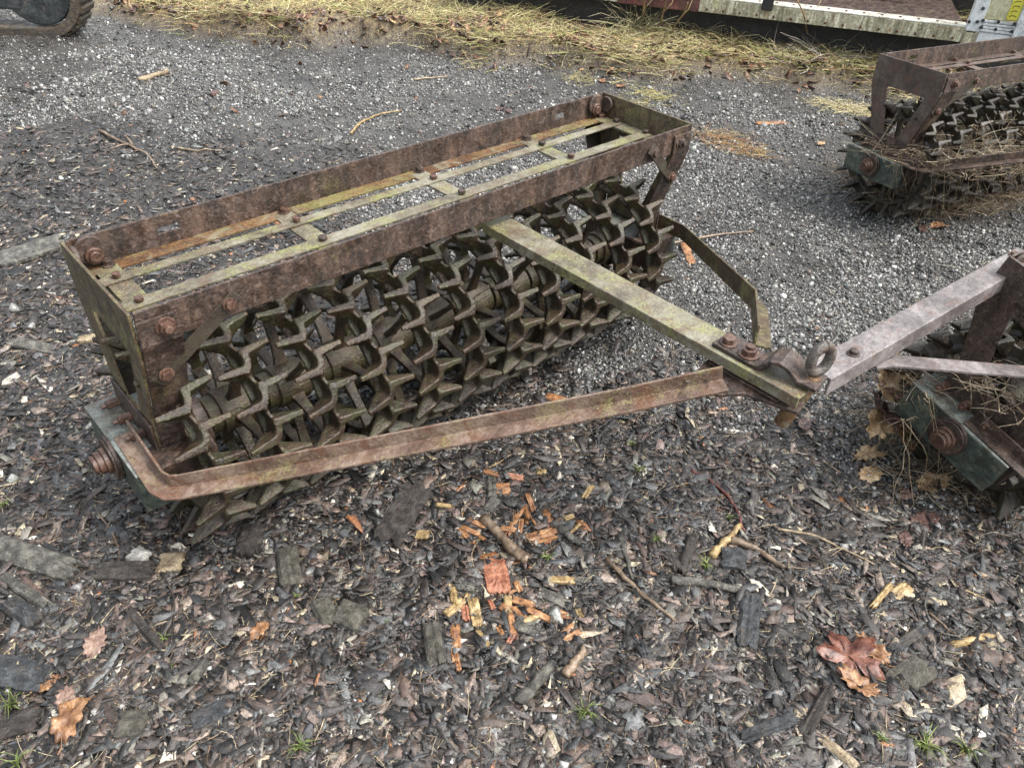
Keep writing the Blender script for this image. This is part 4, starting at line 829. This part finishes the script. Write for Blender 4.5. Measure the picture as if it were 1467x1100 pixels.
TM = {
 'fascia': weathered('yellowed_white_paint', (.22, .21, .13), (.42, .40, .27), (.62, .60, .46), 9, streak=.7, spot=(.20, .09, .03), spot_amt=.12, spot_scale=11, moss=(.30, .27, .12), moss_amt=.3, stretch=(3, 3, .5)),
 'top': weathered('white_paint_rust_specks', (.45, .44, .36), (.66, .65, .56), (.78, .77, .70), 8, spot=(.22, .09, .03), spot_amt=.16, spot_scale=13),
 'red': weathered('faded_red_paint', (.05, .012, .010), (.11, .024, .02), (.18, .065, .05), 12, streak=.6, spot=(.07, .035, .025), spot_amt=.5),
 'deck': weathered('rotten_red_brown_deck', (.022, .014, .012), (.06, .035, .03), (.12, .08, .06), 14, moss=(.13, .11, .06), moss_amt=.25, stretch=(1, 3, 1)),
 'board': weathered('dark_mossy_boards', (.02, .018, .012), (.06, .052, .03), (.12, .11, .06), 6, moss=(.16, .16, .07), moss_amt=.25, stretch=(3, 3, .5)),
 'alu': weathered('pale_aluminium', (.55, .60, .62), (.76, .82, .83), (.80, .84, .85), 7, spot=(.35, .36, .3), spot_amt=.15, rlo=.3, rhi=.5),
 'ply': weathered('mouldy_yellow_panel', (.42, .40, .22), (.56, .54, .34), (.66, .64, .46), 26, rlo=.5, rhi=.8),
 'sticker': weathered('yellow_sticker', (.68, .62, .05), (.75, .69, .07), (.80, .74, .10), 9, rlo=.3, rhi=.5),
 'black': weathered('black_rubber_and_shade', (.010, .010, .011), (.02, .02, .021), (.035, .035, .037), 9, rlo=.3, rhi=.6),  # dark fittings, plus the added sheets that darken the truck's underside
 'steel': weathered('blue_grey_frame', (.10, .13, .14), (.16, .20, .22), (.24, .29, .31), 9),
}
zt = zb + .105
tr = empty('truck_body', pb(sA, .3, zb)); tag(tr, 'old open truck body with white rusty sill standing beyond the grass verge', 'truck body')
def tpart(m, name, mat, parent=None, **k):
    o = m.build(name, TM[mat], parent or tr, **k)
    if parent is None: o.matrix_parent_inverse = Matrix.Translation(-tr.location)
    return o
m = MB(); bbox(m, sA, sP + .015, 0, .03, zb, zt); fa = tpart(m, 'sill', 'fascia', bevel=.004)
m = MB(); bbox(m, sA, sP + .01, -.0, .15, zt + .001, zt + .012); tpart(m, 'sill_top', 'top', bevel=.004)
m = MB()
for i in range(15):
    s_ = sA + (sP - sA) * (i + .5) / 15; p = Vector(pb(s_, .06, zt + .012)); m.cyl(p, p + Vector((0, 0, .006)), .011, 8); p = Vector(pb(s_, 0, zb + .025)); m.cyl(p, p - NB * .006, .010, 8)
o = tpart(m, 'rivets', 'red'); o['kind'] = 'stuff'
m = MB(); bbox(m, sR, sA - .004, -.01, .05, zb - .005, zt + .09); tpart(m, 'side_board', 'red', bevel=.004)
m = MB(); bbox(m, sL, sR - .004, 0, .05, zb, zt + .09); tpart(m, 'side_board', 'fascia', bevel=.004)
m = MB(); bbox(m, sL, sP, .151, 2.2, zt - .04, zt - .005); tpart(m, 'deck', 'deck')
for i in range(16):
    s0 = sA + .9 + i * .14; mm = MB(); hgt = 1.2; bbox(mm, s0, s0 + .13, 1.15 + .012 * (i % 3), 1.19 + .012 * (i % 3), zt - .004, zt + hgt); tpart(mm, 'board', 'board', bevel=.003)
m = MB(); bbox(m, sL, sP + 1.6, 2.25, 2.3, -1.1, 1.5); tpart(m, 'added_light_block', 'black')  # sheet added behind the body to block light
m = MB(); bbox(m, sL, sP + 1.6, .25, .35, -1.1, zt - .05); tpart(m, 'underbody_shade', 'black')  # black slab standing in for the shade under the body
m = MB(); bbox(m, sL, sA + 1.0, .60, .64, zt + .03, zt + .1); bbox(m, sA + .2, sA + 1.7, .72, .75, zt + .06, zt + .11); tpart(m, 'side_rail', 'steel')
for s_ in (.9, 1.15, 1.4):
    m = MB(); c0 = Vector(pb(sA + s_, .75, zt + .06)); m.tube([c0 + DB * (.09 * math.cos(a)) + Vector((0, 0, .09 * math.sin(a))) for a in np.linspace(math.pi, 2 * math.pi, 9)], .009, 6); tpart(m, 'lashing_hook', 'black', smooth=True)
s1 = onp(1097, 20)[0]; m = MB(); bbox(m, s1 - .045, s1 + .045, -.03, -.004, zt - .035, zt + .35); tpart(m, 'hinge_strap', 'black', bevel=.012)
# corner post and end panel
w1 = onp(1397, 60)[0]; w2 = onp(1443, 66)[0]; w3 = onp(1461, 66)[0]
zc = lambda v, u=1420: onp(u, v)[1]
m = MB(); bbox(m, sP, w1, -.012, .05, zc(48), 1.2); post = tpart(m, 'corner_post', 'alu', bevel=.006)
m = MB(); bbox(m, sP, w1, -.010, .05, zb - .01, zc(48) - .012); tpart(m, 'post_foot', 'fascia', bevel=.006)
m = MB(); bbox(m, w1 + .002, w2, 0, .03, zb - .02, zc(49)); tpart(m, 'lower_panel', 'alu', bevel=.004)
m = MB()
for i in range(4):
    a = zc(47) + (zc(29) - zc(47)) * i / 4; b_ = zc(47) + (zc(29) - zc(47)) * (i + .85) / 4; bbox(m, w1 + .002, w2, -.008, .02, a, b_)
tpart(m, 'ribbed_panel', 'alu', bevel=.004)
m = MB(); bbox(m, w1 + .002, w2 + .02, .004, .03, zc(28), 1.2); ply = tpart(m, 'upper_panel', 'ply')
m = MB(); bbox(m, w2 + .001, w3, -.014, .05, zb - .03, 1.2); tpart(m, 'corner_post', 'alu', bevel=.006)
m = MB(); k0 = onp(1441, 28)[0]; bbox(m, k0, w2 + .0005, .0, .0035, zc(28) + .01, zc(-40)); stk = tpart(m, 'sticker', 'sticker', ply)
stk.matrix_parent_inverse = Matrix.Identity(4)
m = MB(); zz0 = zc(25); hstep = (zc(-20) - zc(25)) / 6.2; sm = (k0 + w2) / 2
for i in range(6):
    cz = zz0 + hstep * (i + .5); arc = [Vector(pb(sm + (.022 * math.cos(a)), -.0008, cz + hstep * .24 * math.sin(a))) for a in np.linspace(.3 + .4 * (i % 2), math.pi * 1.15, 8)]; m.tube(arc, .0024, 4)
tpart(m, 'marking', 'black', stk)
m = MB()
for u, v in ((1408, 12), (1400, 31), (1388, 31), (1408, 29), (1430, 31), (1453, 34), (1405, 39), (1426, 42), (1449, 45), (1450, 56), (1461, 57), (1424, 63)):
    s_, z_ = onp(u, v); p = Vector(pb(s_, -.012, z_)); m.cyl(p, p - NB * .01, .012, 8)
o = tpart(m, 'rivets', 'black'); o['kind'] = 'stuff'
# bare stems in front of the truck
for i, (a, b_, h_, lb) in enumerate([((918, 34), (925, -10), .5, 'left bare stem growing beside the red board'), ((945, 42), (955, -8), .5, 'second bare stem beside the red board'), ((962, 48), (985, 5), .45, 'leaning bare stem beside the red board'), ((1163, 62), (1140, -4), .5, 'bent bare stem before the white sill')]):
    p = at(*a); q = at(b_[0], b_[1], p.z + h_); m = MB(); pts = [p.lerp(q, f) + Vector((0.012 * math.sin(7 * f + i), .01 * math.cos(5 * f), 0)) for f in np.linspace(0, 1, 9)]; m.tube(pts, [.009 * (1 - .5 * f) for f in np.linspace(0, 1, 9)], 6, .2, i)
    m.tube([pts[4], pts[4] + Vector((.05, -.04, .08)), pts[4] + Vector((.09, -.05, .2))], [.005, .004, .002], 5)
    o = m.build('bare_stem', WM['yellow'], smooth=True); tag(o, lb, 'stem')
x, y, s = visible_xy(9000, vmin=-20, vmax=60, umin=860, umax=960); keep = np.zeros(len(x), bool); ctr = at(918, 42); keep = (np.hypot(x - ctr.x, y - ctr.y) < .16); x, y = x[keep][:260], y[keep][:260]; n = len(x)
o = blades('grass_clump', x, y, RNG.uniform(.25, .55, n), RNG.uniform(.003, .005, n), [(.42, .38, .22), (.28, .27, .12), (.5, .46, .3)], [3, 3, 2], 1.1, .5); tag(o, 'upright clump of pale grass in front of the red board', 'grass clump')
x, y, s = visible_xy(7000, vmin=30, vmax=100, umin=1100, umax=1300); keep = (verge(x, y) > .5) & (RNG.random(len(x)) < .06); x, y = x[keep], y[keep]; n = len(x)
o = blades('dead_stalks', x, y, RNG.uniform(.2, .45, n), RNG.uniform(.002, .0035, n), [(.5, .46, .4), (.4, .35, .28)], [1, 1], .6, .8); tag(o, 'thin pale bent stalks leaning out of the verge', 'stalks', kind='stuff')

# ---------------------------------------------------------------- tracked machine at the upper left
HR = Vector((RIGHT.x, RIGHT.y, 0)).normalized(); HB = Vector((-HR.y, HR.x, 0))
g0 = at(60, 55); TR = .36; TC = at(64, 53); TC.z = g0.z + TR - .02
tk = empty('tracked_machine', (TC.x, TC.y, g0.z)); tag(tk, 'rubber-tracked machine at the top left corner, mud on its track', 'machine')
MUD = weathered('muddy_rubber', (.035, .025, .015), (.085, .06, .035), (.15, .11, .07), 9, spot=(.03, .03, .03), spot_amt=.5, rlo=.3, rhi=.7, bstr=1, bdist=.01)
DKP = weathered('dark_wheel_plate', (.018, .022, .024), (.045, .052, .055), (.09, .10, .10), 7, spot=(.14, .12, .10), spot_amt=.2, spot_scale=9, rlo=.2, rhi=.5)
def kp(m, name, mat, **k):
    o = m.build(name, mat, tk, **k); o.matrix_parent_inverse = Matrix.Translation(-tk.location); return o
def trackpath(r, n=26):
    P = [TC + HR * (r * math.sin(a)) - Vector((0, 0, r * math.cos(a))) for a in np.linspace(0, math.pi, n)]; P = [P[0] - HR * 2.2, P[0] - HR * 1.1] + P; P += [P[-1] - HR * 1.1, P[-1] - HR * 2.2]; return P
m = MB(); P = trackpath(TR); vs = []; fs = []
for i, p in enumerate(P):
    q = (p - TC) if 2 <= i < len(P) - 2 else Vector((0, 0, -TR if i < 2 else TR)); d_ = q.normalized(); th = .075
    vs += [p, p - d_ * th, p - d_ * th + HB * .24, p + HB * .24]
for i in range(len(P) - 1):
    for k in range(4): fs.append((i * 4 + k, i * 4 + (k + 1) % 4, i * 4 + 4 + (k + 1) % 4, i * 4 + 4 + k))
fs += [(0, 1, 2, 3), tuple(len(vs) - 4 + k for k in (3, 2, 1, 0))]; m.add(vs, fs); kp(m, 'rubber_track', MUD, bevel=.006)
for i in range(0, 16):
    a = -0.5 + i * .24
    if a < 0: c = TC - HR * (-a / .17 * .075) * 1.0 - Vector((0, 0, TR)); d_ = Vector((0, 0, -1)); tdir = HR
    elif a > math.pi: break
    else: d_ = HR * math.sin(a) - Vector((0, 0, math.cos(a))); c = TC + d_ * TR; tdir = HR * math.cos(a) + Vector((0, 0, math.sin(a)))
    m = MB(); e = .02; t2 = .03
    m.hexa([c - tdir * t2 + HB * .01, c + tdir * t2 + HB * .01, c + tdir * t2 + HB * .23, c - tdir * t2 + HB * .23, c - tdir * t2 * .7 + d_ * e + HB * .02, c + tdir * t2 * .7 + d_ * e + HB * .02, c + tdir * t2 * .7 + d_ * e + HB * .22, c - tdir * t2 * .7 + d_ * e + HB * .22]); kp(m, 'track_lug', MUD, bevel=.003)
m = MB(); m.cyl(TC + HB * .06 + HR * -.01, TC + HB * .16 + HR * -.01, .275, 40); kp(m, 'idler_wheel', DKP, bevel=.012, seg=3)
m = MB(); q = TC - HR * 1.2 + Vector((0, 0, .02)); a0 = q - HR * 1.1; 
m.hexa([a0 + HB * .05 - Vector((0, 0, .14)), TC - HR * .15 + HB * .05 - Vector((0, 0, .17)), TC - HR * .15 + HB * .28 - Vector((0, 0, .17)), a0 + HB * .28 - Vector((0, 0, .14)), a0 + HB * .05 + Vector((0, 0, .2)), TC + HB * .05 + Vector((0, 0, .2)), TC + HB * .28 + Vector((0, 0, .2)), a0 + HB * .28 + Vector((0, 0, .2))]); kp(m, 'track_frame', DKP, bevel=.02)
